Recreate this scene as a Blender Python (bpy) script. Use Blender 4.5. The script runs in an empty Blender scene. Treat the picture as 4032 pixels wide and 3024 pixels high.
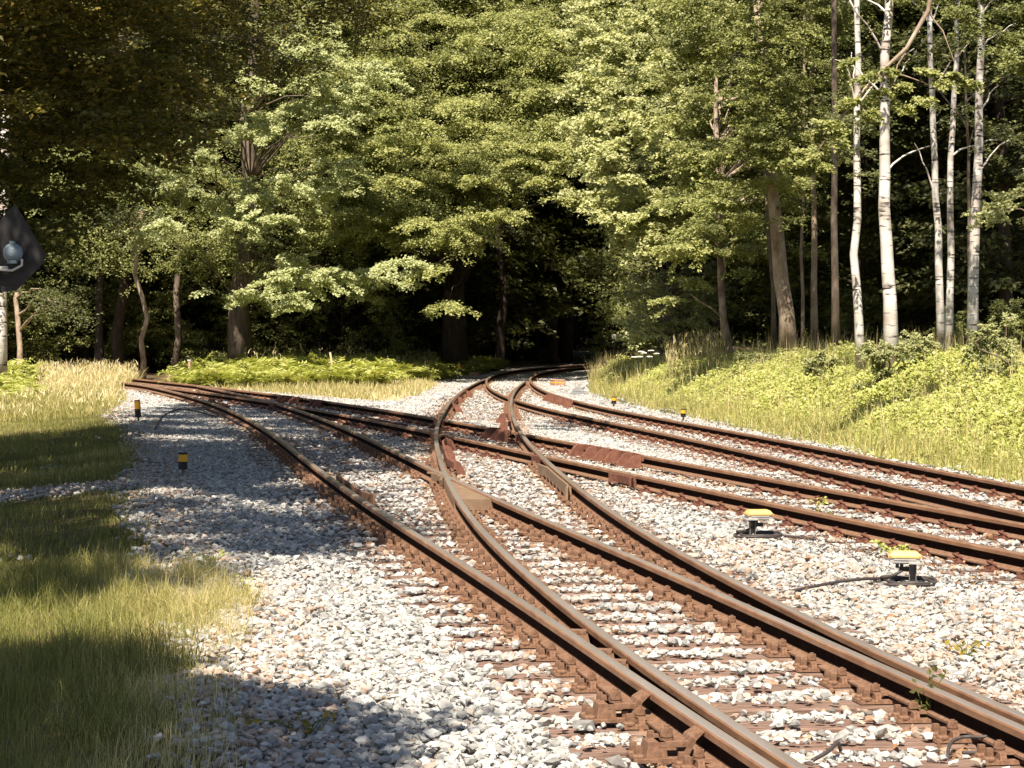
import bpy, math
import numpy as np
from mathutils import Matrix, Vector
rng = np.random.default_rng(7)
S = bpy.context.scene
COL = S.collection
PI = math.pi

# ------------------------------------------------------------------ camera
F, YH, ROLL, RH, CH = 8647.0, 1278.5, 0.01155, 0.172, 1.8215
CZ = RH + CH
TH = math.atan2(1512 - YH, F)
cr_, sr_ = math.cos(ROLL), math.sin(ROLL)
cam = bpy.data.cameras.new('camera'); camo = bpy.data.objects.new('camera', cam); COL.objects.link(camo)
r0 = Vector((1, 0, 0)); u0 = Vector((0, math.sin(TH), math.cos(TH))); bk = Vector((0, -math.cos(TH), math.sin(TH)))
rv = r0 * cr_ + u0 * sr_; uv = u0 * cr_ - r0 * sr_
M4 = Matrix.Identity(4)
for i in range(3):
    M4[i][0] = rv[i]; M4[i][1] = uv[i]; M4[i][2] = bk[i]
M4[2][3] = CZ
camo.matrix_world = M4
cam.sensor_width = 36; cam.lens = 36 * F / 4032; cam.clip_start = 0.1; cam.clip_end = 3000
S.camera = camo
S.render.resolution_x = 1024; S.render.resolution_y = 768

# ------------------------------------------------------------------ sun, sky, exposure
SUN_AZ, SUN_EL = math.radians(256), math.radians(56)
SD = np.array([math.cos(SUN_EL) * math.cos(SUN_AZ), math.cos(SUN_EL) * math.sin(SUN_AZ), math.sin(SUN_EL)])
w = bpy.data.worlds.new('World'); S.world = w; w.use_nodes = True
nt = w.node_tree; bg = nt.nodes['Background']
sk = nt.nodes.new('ShaderNodeTexSky'); sk.sky_type = 'NISHITA'; sk.sun_disc = False
sk.sun_elevation = SUN_EL; sk.sun_rotation = math.atan2(SD[0], SD[1])
nt.links.new(sk.outputs[0], bg.inputs[0]); bg.inputs[1].default_value = 0.05
sl = bpy.data.lights.new('sun', 'SUN'); sl.energy = 5.0; sl.angle = math.radians(0.5); sl.color = (1.0, 0.90, 0.75)
so = bpy.data.objects.new('sun', sl); COL.objects.link(so)
so.rotation_euler = Vector((-SD[0], -SD[1], -SD[2])).to_track_quat('-Z', 'Y').to_euler()
S.view_settings.view_transform = 'Standard'; S.view_settings.look = 'None'
S.view_settings.exposure = 0.95; S.view_settings.gamma = 1

# ------------------------------------------------------------------ pixel of the survey photo -> point of the place
def ray(px, py):
    x = px - 2016.0; y = 1512.0 - py
    x, y = cr_ * x - sr_ * y, sr_ * x + cr_ * y
    return np.array([x, F * math.cos(TH) + y * math.sin(TH), -F * math.sin(TH) + y * math.cos(TH)])
def at(px, py, z=0.0):
    d = ray(px, py); t = (z - CZ) / d[2]
    return np.array([d[0] * t, d[1] * t, z])
def atd(px, py, dist):
    d = ray(px, py); t = dist / d[1]
    return np.array([0, 0, CZ]) + d * t

# ------------------------------------------------------------------ object helpers
def props(o, label=None, cat=None, group=None, kind=None):
    if label: o['label'] = label
    if cat: o['category'] = cat
    if group: o['group'] = group
    if kind: o['kind'] = kind
    return o
def empty(name, loc=(0, 0, 0), rz=0, **k):
    o = bpy.data.objects.new(name, None); COL.objects.link(o); o.location = loc; o.rotation_euler = (0, 0, rz)
    o.empty_display_size = .1
    return props(o, **k)
def mesh_np(name, V, Fc, mats, parent=None, tint=None, mi=None, smooth=False, loc=None, rz=0, **k):
    """V (n,3); Fc list of index arrays, each (m,k) with constant k"""
    V = np.asarray(V, np.float32); me = bpy.data.meshes.new(name)
    if not isinstance(Fc, (list, tuple)): Fc = [Fc]
    Fc = [np.asarray(f, np.int32) for f in Fc if len(f)]
    me.vertices.add(len(V)); me.vertices.foreach_set('co', V.ravel())
    nl = sum(f.size for f in Fc); nf = sum(len(f) for f in Fc)
    me.loops.add(nl); me.polygons.add(nf)
    me.loops.foreach_set('vertex_index', np.concatenate([f.ravel() for f in Fc]))
    tot = np.concatenate([np.full(len(f), f.shape[1], np.int32) for f in Fc])
    me.polygons.foreach_set('loop_start', np.concatenate([[0], np.cumsum(tot)[:-1]]).astype(np.int32))
    try: me.polygons.foreach_set('loop_total', tot)
    except Exception: pass
    if mi is not None: me.polygons.foreach_set('material_index', np.asarray(mi, np.int32))
    me.polygons.foreach_set('use_smooth', np.full(nf, smooth))
    for m in (mats if isinstance(mats, (list, tuple)) else [mats]): me.materials.append(m)
    if tint is not None:
        t = np.asarray(tint, np.float32)
        if t.ndim == 1: t = np.stack([t, t, t, np.ones_like(t)], 1)
        elif t.shape[1] == 3: t = np.hstack([t, np.ones((len(t), 1), np.float32)])
        a = me.color_attributes.new('tint', 'FLOAT_COLOR', 'POINT'); a.data.foreach_set('color', t.ravel())
    me.update(calc_edges=True); me.validate()
    o = bpy.data.objects.new(name, me); COL.objects.link(o)
    if parent is not None: o.parent = parent
    if loc is not None: o.location = loc
    if rz: o.rotation_euler = (0, 0, rz)
    return props(o, **k)
class MB:
    """collects simple shapes into one mesh"""
    def __init__(s): s.v = []; s.f = {}; s.n = 0; s.m = {}
    def add(s, V, Fs, mi=0):
        V = np.asarray(V, float); s.v.append(V)
        for f in Fs:
            s.f.setdefault(len(f), []).append([i + s.n for i in f]); s.m.setdefault(len(f), []).append(mi)
        s.n += len(V); return s
    def box(s, c, d, R=None, mi=0, taper=1.0, tx=None):
        hx, hy, hz = d[0] / 2, d[1] / 2, d[2] / 2
        t = taper; u = taper if tx is None else tx
        V = np.array([[-hx, -hy, -hz], [hx, -hy, -hz], [hx, hy, -hz], [-hx, hy, -hz],
                      [-hx * u, -hy * t, hz], [hx * u, -hy * t, hz], [hx * u, hy * t, hz], [-hx * u, hy * t, hz]])
        if R is not None: V = V @ np.asarray(R).T
        return s.add(V + np.asarray(c), [(0, 3, 2, 1), (4, 5, 6, 7), (0, 1, 5, 4), (1, 2, 6, 5), (2, 3, 7, 6), (3, 0, 4, 7)], mi)
    def cyl(s, a, b, r0, r1=None, n=8, mi=0, caps=True):
        r1 = r0 if r1 is None else r1
        return s.tube([a, b], [r0, r1], n, mi, caps)
    def tube(s, P, R, n=8, mi=0, caps=True):
        P = np.asarray(P, float); R = np.broadcast_to(np.asarray(R, float), (len(P),))
        T = np.gradient(P, axis=0); T /= np.linalg.norm(T, axis=1)[:, None] + 1e-12
        up = np.array([0, 0, 1.0]) if abs(T[0, 2]) < .9 else np.array([1.0, 0, 0])
        V = []
        U = np.cross(T[0], up); U /= np.linalg.norm(U)
        for i in range(len(P)):
            U = U - T[i] * U.dot(T[i]); U /= np.linalg.norm(U) + 1e-12; W = np.cross(T[i], U)
            a = np.arange(n) * 2 * PI / n
            V.append(P[i] + R[i] * (np.cos(a)[:, None] * U + np.sin(a)[:, None] * W))
        V = np.vstack(V); Fs = []
        for i in range(len(P) - 1):
            for j in range(n):
                k = (j + 1) % n
                Fs.append((i * n + j, i * n + k, (i + 1) * n + k, (i + 1) * n + j))
        if caps: Fs += [tuple(range(n))[::-1], tuple(range((len(P) - 1) * n, len(P) * n))]
        return s.add(V, Fs, mi)
    def prism(s, poly, z0, z1, mi=0, shrink=None):
        P = np.asarray(poly, float); n = len(P); Q = P if shrink is None else (P - P.mean(0)) * shrink + P.mean(0)
        V = np.vstack([np.hstack([P, np.full((n, 1), z0)]), np.hstack([Q, np.full((n, 1), z1)])])
        Fs = [tuple(range(n))[::-1], tuple(range(n, 2 * n))] + [(i, (i + 1) % n, n + (i + 1) % n, n + i) for i in range(n)]
        return s.add(V, Fs, mi)
    def build(s, name, mats, parent=None, smooth=False, **k):
        ks = sorted(s.f); 
        return mesh_np(name, np.vstack(s.v), [np.array(s.f[i]) for i in ks], mats, parent,
                       mi=np.concatenate([s.m[i] for i in ks]), smooth=smooth, **k)

# ------------------------------------------------------------------ materials
def newmat(name):
    m = bpy.data.materials.new(name); m.use_nodes = True
    n = m.node_tree; b = n.nodes['Principled BSDF']; return m, n, b
def noise_mat(name, c0, c1, scale=8, rough=.8, metal=0., bump=.0, bscale=60, stretch=(1, 1, 1), c2=None, detail=6, spec=.5):
    m, n, b = newmat(name)
    tc = n.nodes.new('ShaderNodeTexCoord'); mp = n.nodes.new('ShaderNodeMapping'); mp.inputs['Scale'].default_value = stretch
    n.links.new(tc.outputs['Object'], mp.inputs[0])
    t = n.nodes.new('ShaderNodeTexNoise'); t.inputs['Scale'].default_value = scale; t.inputs['Detail'].default_value = detail
    t.inputs['Roughness'].default_value = .65
    n.links.new(mp.outputs[0], t.inputs['Vector'])
    r = n.nodes.new('ShaderNodeValToRGB'); n.links.new(t.outputs[0], r.inputs[0])
    r.color_ramp.elements[0].position = .35; r.color_ramp.elements[0].color = (*c0, 1)
    r.color_ramp.elements[1].position = .65; r.color_ramp.elements[1].color = (*c1, 1)
    if c2: e = r.color_ramp.elements.new(.5); e.color = (*c2, 1)
    n.links.new(r.outputs[0], b.inputs['Base Color'])
    b.inputs['Roughness'].default_value = rough; b.inputs['Metallic'].default_value = metal
    b.inputs['Specular IOR Level'].default_value = spec
    if bump:
        t2 = n.nodes.new('ShaderNodeTexNoise'); t2.inputs['Scale'].default_value = bscale; t2.inputs['Detail'].default_value = 4
        n.links.new(mp.outputs[0], t2.inputs['Vector'])
        bp = n.nodes.new('ShaderNodeBump'); bp.inputs['Strength'].default_value = bump; bp.inputs['Distance'].default_value = .01
        n.links.new(t2.outputs[0], bp.inputs['Height']); n.links.new(bp.outputs[0], b.inputs['Normal'])
    return m
def tint_mat(name, stops, rough=.9, spec=.3, trans=0., noise=None, bump=0.):
    """colour from a ramp over the per-piece attribute 'tint'"""
    m, n, b = newmat(name)
    a = n.nodes.new('ShaderNodeAttribute'); a.attribute_name = 'tint'
    sp = n.nodes.new('ShaderNodeSeparateColor'); n.links.new(a.outputs['Color'], sp.inputs[0])
    r = n.nodes.new('ShaderNodeValToRGB'); n.links.new(sp.outputs[0], r.inputs[0])
    cr = r.color_ramp
    cr.elements[0].position = stops[0][0]; cr.elements[0].color = (*stops[0][1], 1)
    cr.elements[1].position = stops[-1][0]; cr.elements[1].color = (*stops[-1][1], 1)
    for p, c in stops[1:-1]: e = cr.elements.new(p); e.color = (*c, 1)
    col = r.outputs[0]
    if noise:
        tc = n.nodes.new('ShaderNodeTexCoord'); t = n.nodes.new('ShaderNodeTexNoise'); t.inputs['Scale'].default_value = noise; t.inputs['Detail'].default_value = 3
        n.links.new(tc.outputs['Object'], t.inputs[0])
        mx = n.nodes.new('ShaderNodeMix'); mx.data_type = 'RGBA'; mx.blend_type = 'MULTIPLY'; mx.inputs[0].default_value = .7
        r2 = n.nodes.new('ShaderNodeValToRGB'); n.links.new(t.outputs[0], r2.inputs[0])
        r2.color_ramp.elements[0].position = .3; r2.color_ramp.elements[0].color = (.62, .6, .58, 1)
        r2.color_ramp.elements[1].position = .6; r2.color_ramp.elements[1].color = (1.05, 1.05, 1.05, 1)
        n.links.new(col, mx.inputs[6]); n.links.new(r2.outputs[0], mx.inputs[7]); col = mx.outputs[2]
    n.links.new(col, b.inputs['Base Color'])
    b.inputs['Roughness'].default_value = rough; b.inputs['Specular IOR Level'].default_value = spec
    if trans:
        tr = n.nodes.new('ShaderNodeBsdfTranslucent'); mxs = n.nodes.new('ShaderNodeMixShader'); mxs.inputs[0].default_value = trans
        gm = n.nodes.new('ShaderNodeMix'); gm.data_type = 'RGBA'; gm.blend_type = 'MULTIPLY'; gm.inputs[0].default_value = 1; gm.inputs[7].default_value = (1.15, 1.2, .55, 1)
        n.links.new(col, gm.inputs[6]); n.links.new(gm.outputs[2], tr.inputs[0])
        out = n.nodes['Material Output']
        n.links.new(b.outputs[0], mxs.inputs[1]); n.links.new(tr.outputs[0], mxs.inputs[2]); n.links.new(mxs.outputs[0], out.inputs[0])
    return m
M = {}
M['web'] = noise_mat('shaded_rust_web', (.010, .005, .004), (.024, .011, .008), 12, .95, 0, .4, 200, spec=.1)  # rust taken to near black: shade under the rail head put into the colour
M['rust'] = noise_mat('rust', (.16, .08, .048), (.29, .16, .10), 22, .85, 0, .5, 240, c2=(.22, .12, .072))
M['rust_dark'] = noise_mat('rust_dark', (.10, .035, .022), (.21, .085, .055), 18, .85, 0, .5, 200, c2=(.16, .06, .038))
M['rust_head'] = noise_mat('rust_head', (.22, .11, .06), (.38, .21, .12), 9, .6, .0, .2, 200, stretch=(1, .3, 1), c2=(.3, .155, .085))
M['steel_top'] = noise_mat('steel_top', (.27, .22, .19), (.38, .33, .30), 2, .32, .30, .05, 60, c2=(.33, .28, .25), stretch=(1, .15, 1))
M['dull_top'] = noise_mat('dull_top', (.22, .13, .085), (.36, .24, .17), 7, .5, .35, .25, 120, c2=(.29, .18, .12))
M['bracket'] = noise_mat('bracket_rust', (.15, .058, .035), (.25, .105, .065), 12, .8, 0, .4, 150, c2=(.20, .08, .05))
M['cast'] = noise_mat('cast', (.21, .135, .08), (.31, .21, .135), 6, .6, .1, .25, 90, c2=(.26, .17, .105))
M['bolt'] = noise_mat('bolt', (.15, .075, .042), (.28, .155, .095), 40, .85, 0, .5, 300)
M['wood'] = noise_mat('sleeper_wood', (.10, .055, .04), (.34, .235, .185), 5, .9, 0, .9, 20, stretch=(.8, 10, 10), c2=(.22, .135, .10))
M['stone'] = tint_mat('stone', [(0, (.16, .085, .05)), (.12, (.28, .16, .09)), (.28, (.42, .33, .265)), (.42, (.52, .45, .39)), (.52, (.22, .215, .21)), (.68, (.36, .355, .34)), (.85, (.48, .475, .455)), (1, (.60, .595, .57))], .9, .25, noise=28)
M['yellow'] = noise_mat('yellow_plastic', (.70, .38, .11), (.88, .52, .18), 9, .5)
M['orange'] = noise_mat('orange_band', (.90, .42, .02), (.95, .48, .03), 6, .5)
M['black'] = noise_mat('black_plastic', (.012, .010, .010), (.03, .025, .025), 12, .5)
M['rubber'] = noise_mat('cable_rubber', (.05, .04, .038), (.085, .07, .065), 20, .6)
M['grey'] = noise_mat('grey_metal', (.42, .40, .38), (.55, .53, .50), 14, .5, .2)
M['dgrey'] = noise_mat('dark_grey_metal', (.16, .14, .13), (.22, .20, .19), 14, .55, .2)
M['white'] = noise_mat('white_enamel', (.70, .66, .60), (.8, .77, .72), 9, .6)
M['pinkbox'] = noise_mat('weathered_pink_box', (.42, .22, .15), (.55, .33, .24), 7, .8, bump=.3)
M['concrete'] = noise_mat('concrete', (.42, .38, .33), (.58, .53, .47), 15, .9, bump=.4)
M['pinkpost'] = noise_mat('weathered_pink_post', (.42, .24, .17), (.55, .36, .28), 12, .8)
M['stakewood'] = noise_mat('stake_wood', (.50, .38, .22), (.66, .54, .36), 12, .85, stretch=(1, 1, .2))
M['duct'] = noise_mat('duct', (.20, .20, .21), (.28, .28, .29), 12, .8, bump=.3)
LEAF = {
 'oak':   [(0, (.09, .105, .03)), (.5, (.30, .33, .13)), (1, (.56, .58, .32))],
 'beech': [(0, (.075, .085, .02)), (.5, (.25, .27, .08)), (1, (.50, .50, .20))],
 'maple': [(0, (.09, .10, .03)), (.5, (.32, .335, .14)), (1, (.58, .58, .30))],
 'near':  [(0, (.06, .065, .01)), (.55, (.16, .15, .028)), (.85, (.24, .20, .035)), (1, (.38, .27, .05))],
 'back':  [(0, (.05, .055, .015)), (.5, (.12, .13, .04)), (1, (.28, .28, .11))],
 'bank':  [(0, (.12, .15, .03)), (.35, (.30, .34, .07)), (.75, (.50, .52, .15)), (1, (.68, .62, .32))],
 'fern':  [(0, (.14, .18, .03)), (.5, (.40, .43, .10)), (1, (.64, .60, .26))],
}
for k, v in LEAF.items():
    M['leaf_' + k] = tint_mat('leaf_' + k, v, .5, .45, .30)
M['grass'] = tint_mat('grass_blade', [(0, (.07, .08, .018)), (.35, (.19, .20, .05)), (.6, (.34, .32, .10)), (.8, (.62, .52, .23)), (1, (.86, .72, .47))], .6, .3, .25)
M['dead'] = tint_mat('dead_leaf', [(0, (.16, .07, .035)), (.5, (.33, .18, .09)), (1, (.52, .33, .18))], .8, .2, .1)
def bark_birch():
    m, n, b = newmat('birch_bark')
    tc = n.nodes.new('ShaderNodeTexCoord'); mp = n.nodes.new('ShaderNodeMapping'); mp.inputs['Scale'].default_value = (2.2, 2.2, 13)
    n.links.new(tc.outputs['Object'], mp.inputs[0])
    t = n.nodes.new('ShaderNodeTexNoise'); t.inputs['Scale'].default_value = 1.3; t.inputs['Detail'].default_value = 5; n.links.new(mp.outputs[0], t.inputs[0])
    r = n.nodes.new('ShaderNodeValToRGB'); n.links.new(t.outputs[0], r.inputs[0])
    r.color_ramp.elements[0].position = .34; r.color_ramp.elements[0].color = (.05, .035, .03, 1)
    r.color_ramp.elements[1].position = .44; r.color_ramp.elements[1].color = (.80, .75, .70, 1)
    t2 = n.nodes.new('ShaderNodeTexNoise'); t2.inputs['Scale'].default_value = 2.0; n.links.new(tc.outputs['Object'], t2.inputs[0])
    r2 = n.nodes.new('ShaderNodeValToRGB'); n.links.new(t2.outputs[0], r2.inputs[0])
    r2.color_ramp.elements[0].color = (.45, .38, .33, 1); r2.color_ramp.elements[1].color = (1, 1, 1, 1); r2.color_ramp.elements[0].position = .3; r2.color_ramp.elements[1].position = .6
    mx = n.nodes.new('ShaderNodeMix'); mx.data_type = 'RGBA'; mx.blend_type = 'MULTIPLY'; mx.inputs[0].default_value = 1
    n.links.new(r.outputs[0], mx.inputs[6]); n.links.new(r2.outputs[0], mx.inputs[7]); n.links.new(mx.outputs[2], b.inputs['Base Color'])
    b.inputs['Roughness'].default_value = .75
    return m
M['birch'] = bark_birch()
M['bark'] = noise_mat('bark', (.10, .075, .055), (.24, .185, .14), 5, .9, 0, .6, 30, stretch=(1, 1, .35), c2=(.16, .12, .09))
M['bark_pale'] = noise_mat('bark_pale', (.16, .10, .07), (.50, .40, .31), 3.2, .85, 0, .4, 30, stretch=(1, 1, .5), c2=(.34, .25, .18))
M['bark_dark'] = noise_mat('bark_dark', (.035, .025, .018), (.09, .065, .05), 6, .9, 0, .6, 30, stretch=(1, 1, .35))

# ------------------------------------------------------------------ track lines (surveyed control points, metres)
CT = {
 'near_straight': [[2.53,5.425],[2.012, 8.125], [1.491, 10.822], [0.911, 13.989], [0.219, 17.532], [-0.764, 22.344], [-2.091, 29.641], [-4.01, 40.895], [-7.507, 56.064], [-12.852, 71.668]],
 'curve': [[2.644, 5.563], [2.188, 7.807], [1.594, 10.944], [0.972, 14.997], [0.384, 19.997], [-0.011, 25.324], [-0.345, 31.407], [-0.626, 38.498], [-0.741, 47.331], [-0.738, 59.061], [-0.248, 74.246], [0.972, 92.222], [4.884, 111.421]],
 'mid': [[7.25,10.23],[6.216, 13.683], [5.183, 17.135], [4.15, 20.587], [2.931, 24.722], [1.498, 29.659], [-0.161, 35.501], [-2.171, 42.48], [-4.806, 50.632], [-8.294, 59.289], [-12.6, 69.0], [-17.6, 79.5], [-23.2, 90.0]],
 'far': [[7.666, 11.425],[6.883, 16.092], [6.1, 20.759], [5.317, 25.426], [4.631, 29.711], [4.002, 33.692], [3.367, 37.485], [2.679, 41.3], [1.916, 45.509], [1.065, 50.912], [0.279, 58.459], [-0.199, 69.08], [-0.052, 81.804], [1.518, 94.011], [4.6, 105.5], [9.4, 116.5], [15.6, 127]],
}
def bspline(C, n=24):
    C = np.asarray(C, float); C = np.vstack([2 * C[0] - C[1], C, 2 * C[-1] - C[-2]]); out = []
    t = np.linspace(0, 1, n, endpoint=False)[:, None]
    for i in range(len(C) - 3):
        a, b, c, d = C[i:i + 4]
        out.append(((1 - t) ** 3 * a + (3 * t ** 3 - 6 * t ** 2 + 4) * b + (-3 * t ** 3 + 3 * t ** 2 + 3 * t + 1) * c + t ** 3 * d) / 6)
    Q = np.vstack(out)
    s = np.concatenate([[0], np.cumsum(np.linalg.norm(np.diff(Q, axis=0), axis=1))]); u = np.arange(0, s[-1], .2)
    return np.stack([np.interp(u, s, Q[:, 0]), np.interp(u, s, Q[:, 1])], 1)
def offs(Q, o):
    T = np.gradient(Q, axis=0); T /= np.linalg.norm(T, axis=1)[:, None]
    return Q + o * np.stack([-T[:, 1], T[:, 0]], 1)
def sdist(P, Q, step=1):
    """distance of points P to polyline Q; returns signed (+ left of Q) and index"""
    P = np.atleast_2d(P); out = np.zeros(len(P)); idx = np.zeros(len(P), int)
    Q = Q[::step]; A = Q[:-1]; AB = Q[1:] - A; L2 = (AB ** 2).sum(1); N = AB / np.sqrt(L2)[:, None]
    for s in range(0, len(P), 4000):
        p = P[s:s + 4000]
        t = np.clip(((p[:, None] - A) * AB).sum(2) / L2, 0, 1)
        d = p[:, None] - (A + t[..., None] * AB); dd = (d ** 2).sum(2); i = dd.argmin(1); j = np.arange(len(p))
        cz = N[i, 0] * d[j, i, 1] - N[i, 1] * d[j, i, 0]
        out[s:s + 4000] = np.sqrt(dd[j, i]) * np.sign(cz + 1e-12); idx[s:s + 4000] = i * step
    return out, idx
TR = {k: bspline(v) for k, v in CT.items()}
G2 = 1.435 / 2 + .035            # rail centre from track centre
L = {k: offs(q, G2 - .0) for k, q in TR.items()}; Rr = {k: offs(q, -G2) for k, q in TR.items()}
# note: survey points were rail-head centres fitted at 1.435 apart
L = {k: offs(q, .7175) for k, q in TR.items()}; Rr = {k: offs(q, -.7175) for k, q in TR.items()}
A_, C_ = L['near_straight'], Rr['near_straight']
B_, D_ = L['curve'], Rr['curve']
E_, F_ = L['mid'], Rr['mid']
G_, H_ = L['far'], Rr['far']
def keepgap(P, Q, side, g):
    """push P so that it stays at least g from Q on the given side (+1 left)"""
    d, _ = sdist(P, Q); P = P.copy()
    near = (d * side < g) & (P[:, 1] < 20)
    T = np.gradient(P, axis=0); T /= np.linalg.norm(T, axis=1)[:, None]; N = np.stack([-T[:, 1], T[:, 0]], 1)
    P[near] += N[near] * ((g - d[near] * side) * side)[:, None]
    return P
B_ = keepgap(B_, A_, -1, .078)
C_ = keepgap(C_, D_, 1, .078)
# far junction on the right-hand line: curve meets the far track
d, i = sdist(B_, G_); m = np.where((B_[:, 1] > 55) & (np.abs(d) < .085))[0]
JB = m[0] if len(m) else len(B_) - 1; JG = i[JB]
d2, i2 = sdist(D_, H_); m2 = np.where((D_[:, 1] > 55) & (np.abs(d2) < .085))[0]
JD = m2[0] if len(m2) else len(D_) - 1
print('junction right', B_[JB], D_[JD])
nb = 40
bl = np.linspace(0, 1, nb)[:, None]
Btail = G_[JG:]
B_full = np.vstack([B_[:JB], Btail[2:]])
ker = np.ones(9) / 9
def smooth(P, a, b):
    P = P.copy()
    for _ in range(3):
        for c in (0, 1): 
            x = np.convolve(P[:, c], ker, 'valid'); lo = max(4, a); hi = min(len(P) - 4, b); P[lo:hi, c] = x[lo - 4:hi - 4]
    return P
B_full = smooth(B_full, JB - 30, JB + 30)
D_cut = D_[:JD]; G_cut = G_[:JG]
# far junction on the left-hand line: near straight meets the middle track
d, i = sdist(A_, E_); m = np.where((A_[:, 1] > 50) & (np.abs(d) < .085))[0]
JA = m[0] if len(m) else len(A_) - 1; JE = i[JA]
d2, i2 = sdist(C_, F_); m2 = np.where((C_[:, 1] > 50) & (np.abs(d2) < .085))[0]
JC = m2[0] if len(m2) else len(C_) - 1
print('junction left', A_[JA], C_[JC])
A_full = smooth(np.vstack([A_[:JA], E_[JE + 2:]]), JA - 30, JA + 30)
E_cut = E_[:JE]; C_cut = C_[:JC]

# ------------------------------------------------------------------ terrain
BAL = np.array([at(px, py, -.04)[:2] for px, py in [
    (1000, 3150), (985, 2800), (960, 2560), (930, 2400), (760, 2290), (690, 2180), (650, 2050), (600, 1920), (610, 1800), (570, 1700), (500, 1640), (440, 1605),
    (425, 1565), (440, 1535), (500, 1512), (700, 1508), (900, 1530), (1100, 1552), (1300, 1572), (1480, 1583), (1600, 1568), (1690, 1535), (1730, 1505), (1700, 1480), (1800, 1462), (2000, 1437), (2330, 1415),
    (2500, 1408), (2470, 1440), (2390, 1490), (2330, 1530), (2325, 1560), (2420, 1592), (2650, 1645), (3000, 1715), (3500, 1825), (4032, 1930), (4500, 2040), (4700, 3300), (1000, 3300)]])
def inpoly(P, poly):
    x, y = P[:, 0], P[:, 1]; r = np.zeros(len(P), bool); n = len(poly); j = n - 1
    for i in range(n):
        xi, yi = poly[i]; xj, yj = poly[j]
        c = ((yi > y) != (yj > y)) & (x < (xj - xi) * (y - yi) / (yj - yi + 1e-12) + xi); r ^= c; j = i
    return r
def sstep(a, b, x):
    t = np.clip((x - a) / (b - a), 0, 1); return t * t * (3 - 2 * t)
def vnoise(x, y, seed=0):
    r = np.random.default_rng(seed); v = 0
    for k in range(6):
        a = r.uniform(0, 2 * PI); fq = 1.0 * 1.7 ** k; ph = r.uniform(0, 6, 3)
        u = (x * math.cos(a) + y * math.sin(a)) * fq; q = (-x * math.sin(a) + y * math.cos(a)) * fq
        v = v + np.sin(u + ph[0] + 1.3 * np.sin(q * .7 + ph[1])) * np.cos(q * .9 + ph[2]) / 1.5 ** k
    return v / 2.2
def bsd(P):
    """signed distance to the edge of the ballast, + inside"""
    Q = np.vstack([BAL, BAL[:1]]); d, _ = sdist(P, Q); return np.abs(d) * np.where(inpoly(P, BAL), 1, -1)
def ground(P):
    P = np.atleast_2d(P); x, y = P[:, 0], P[:, 1]
    t, _ = sdist(P, TR['far'], 4); t = -t - .7175      # metres right of the outer rail
    b = bsd(P)
    z = np.full(len(P), -.07)
    z = z - sstep(0, 2.6, -b) * .22 * (t < 1) * sstep(75, 45, y)
    z = z + np.where(b > 0, 0, .03 * vnoise(x * .8, y * .8, 3))
    hc = np.interp(y, [0, 18, 30, 42, 55, 66, 80, 110], [1.1, 1.2, 1.25, 1.25, 1.1, .85, .6, .5])
    z = z + np.where(t > 0, sstep(.8, 5.6, t) * hc, 0) + np.where((t > 1.5), .10 * vnoise(x * .9, y * .9, 5), 0)
    isl = (t < 0) & (b < 0) & (y > 50)
    z = z + np.where(isl & (x > -12), sstep(0, 3.5, -b) * .25, 0)
    z = z + sstep(95, 160, y) * 1.5
    return z
rows = np.concatenate([np.geomspace(4.5, 110, 300), np.geomspace(113, 700, 26)])
cols = np.concatenate([np.linspace(-1.6, -.36, 30), np.linspace(-.35, .35, 300), np.linspace(.36, 1.6, 30)])
YY, AA = np.meshgrid(rows, cols, indexing='ij'); XX = AA * YY
P = np.stack([XX.ravel(), YY.ravel()], 1); Z = ground(P)
nr, nc = YY.shape
idx = np.arange(nr * nc).reshape(nr, nc)
Fq = np.stack([idx[:-1, :-1], idx[:-1, 1:], idx[1:, 1:], idx[1:, :-1]], -1).reshape(-1, 4)
bm_ = sstep(-.15, .15, bsd(P) + .12 * vnoise(P[:, 0] * 3, P[:, 1] * 3, 8))
# a lane of old stones crosses the left verge
lane = at(0, 1965, -.25)[:2], at(620, 1960, -.2)[:2]
def lane_mask(P):
    a, b = lane; v = (b - a); a = a - v * 2; v = v * 3; t = np.clip(((P - a) @ v) / (v @ v), 0, 1); d = np.linalg.norm(P - (a + t[:, None] * v), axis=1)
    return sstep(.75, .35, d + .2 * vnoise(P[:, 0] * 2, P[:, 1] * 2, 12)) * (P[:, 0] < -3)
bm_ = np.maximum(bm_, .7 * lane_mask(P))
m, n, b = newmat('ground_soil_and_ballast')
a = n.nodes.new('ShaderNodeAttribute'); a.attribute_name = 'tint'
sp = n.nodes.new('ShaderNodeSeparateColor'); n.links.new(a.outputs['Color'], sp.inputs[0])
tc = n.nodes.new('ShaderNodeTexCoord')
t1 = n.nodes.new('ShaderNodeTexNoise'); t1.inputs['Scale'].default_value = 2.5; t1.inputs['Detail'].default_value = 8; n.links.new(tc.outputs['Object'], t1.inputs[0])
ra = n.nodes.new('ShaderNodeValToRGB'); n.links.new(t1.outputs[0], ra.inputs[0])
for e, (p_, c_) in zip(ra.color_ramp.elements, ((.35, (.075, .055, .028, 1)), (.65, (.20, .14, .08, 1)))): e.position = p_; e.color = c_
vo = n.nodes.new('ShaderNodeTexVoronoi'); vo.inputs['Scale'].default_value = 22; n.links.new(tc.outputs['Object'], vo.inputs['Vector'])
rb = n.nodes.new('ShaderNodeValToRGB'); n.links.new(vo.outputs['Color'], rb.inputs[0])
for e, (p_, c_) in zip(rb.color_ramp.elements, ((.2, (.22, .17, .13, 1)), (.8, (.50, .47, .43, 1)))): e.position = p_; e.color = c_
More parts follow.
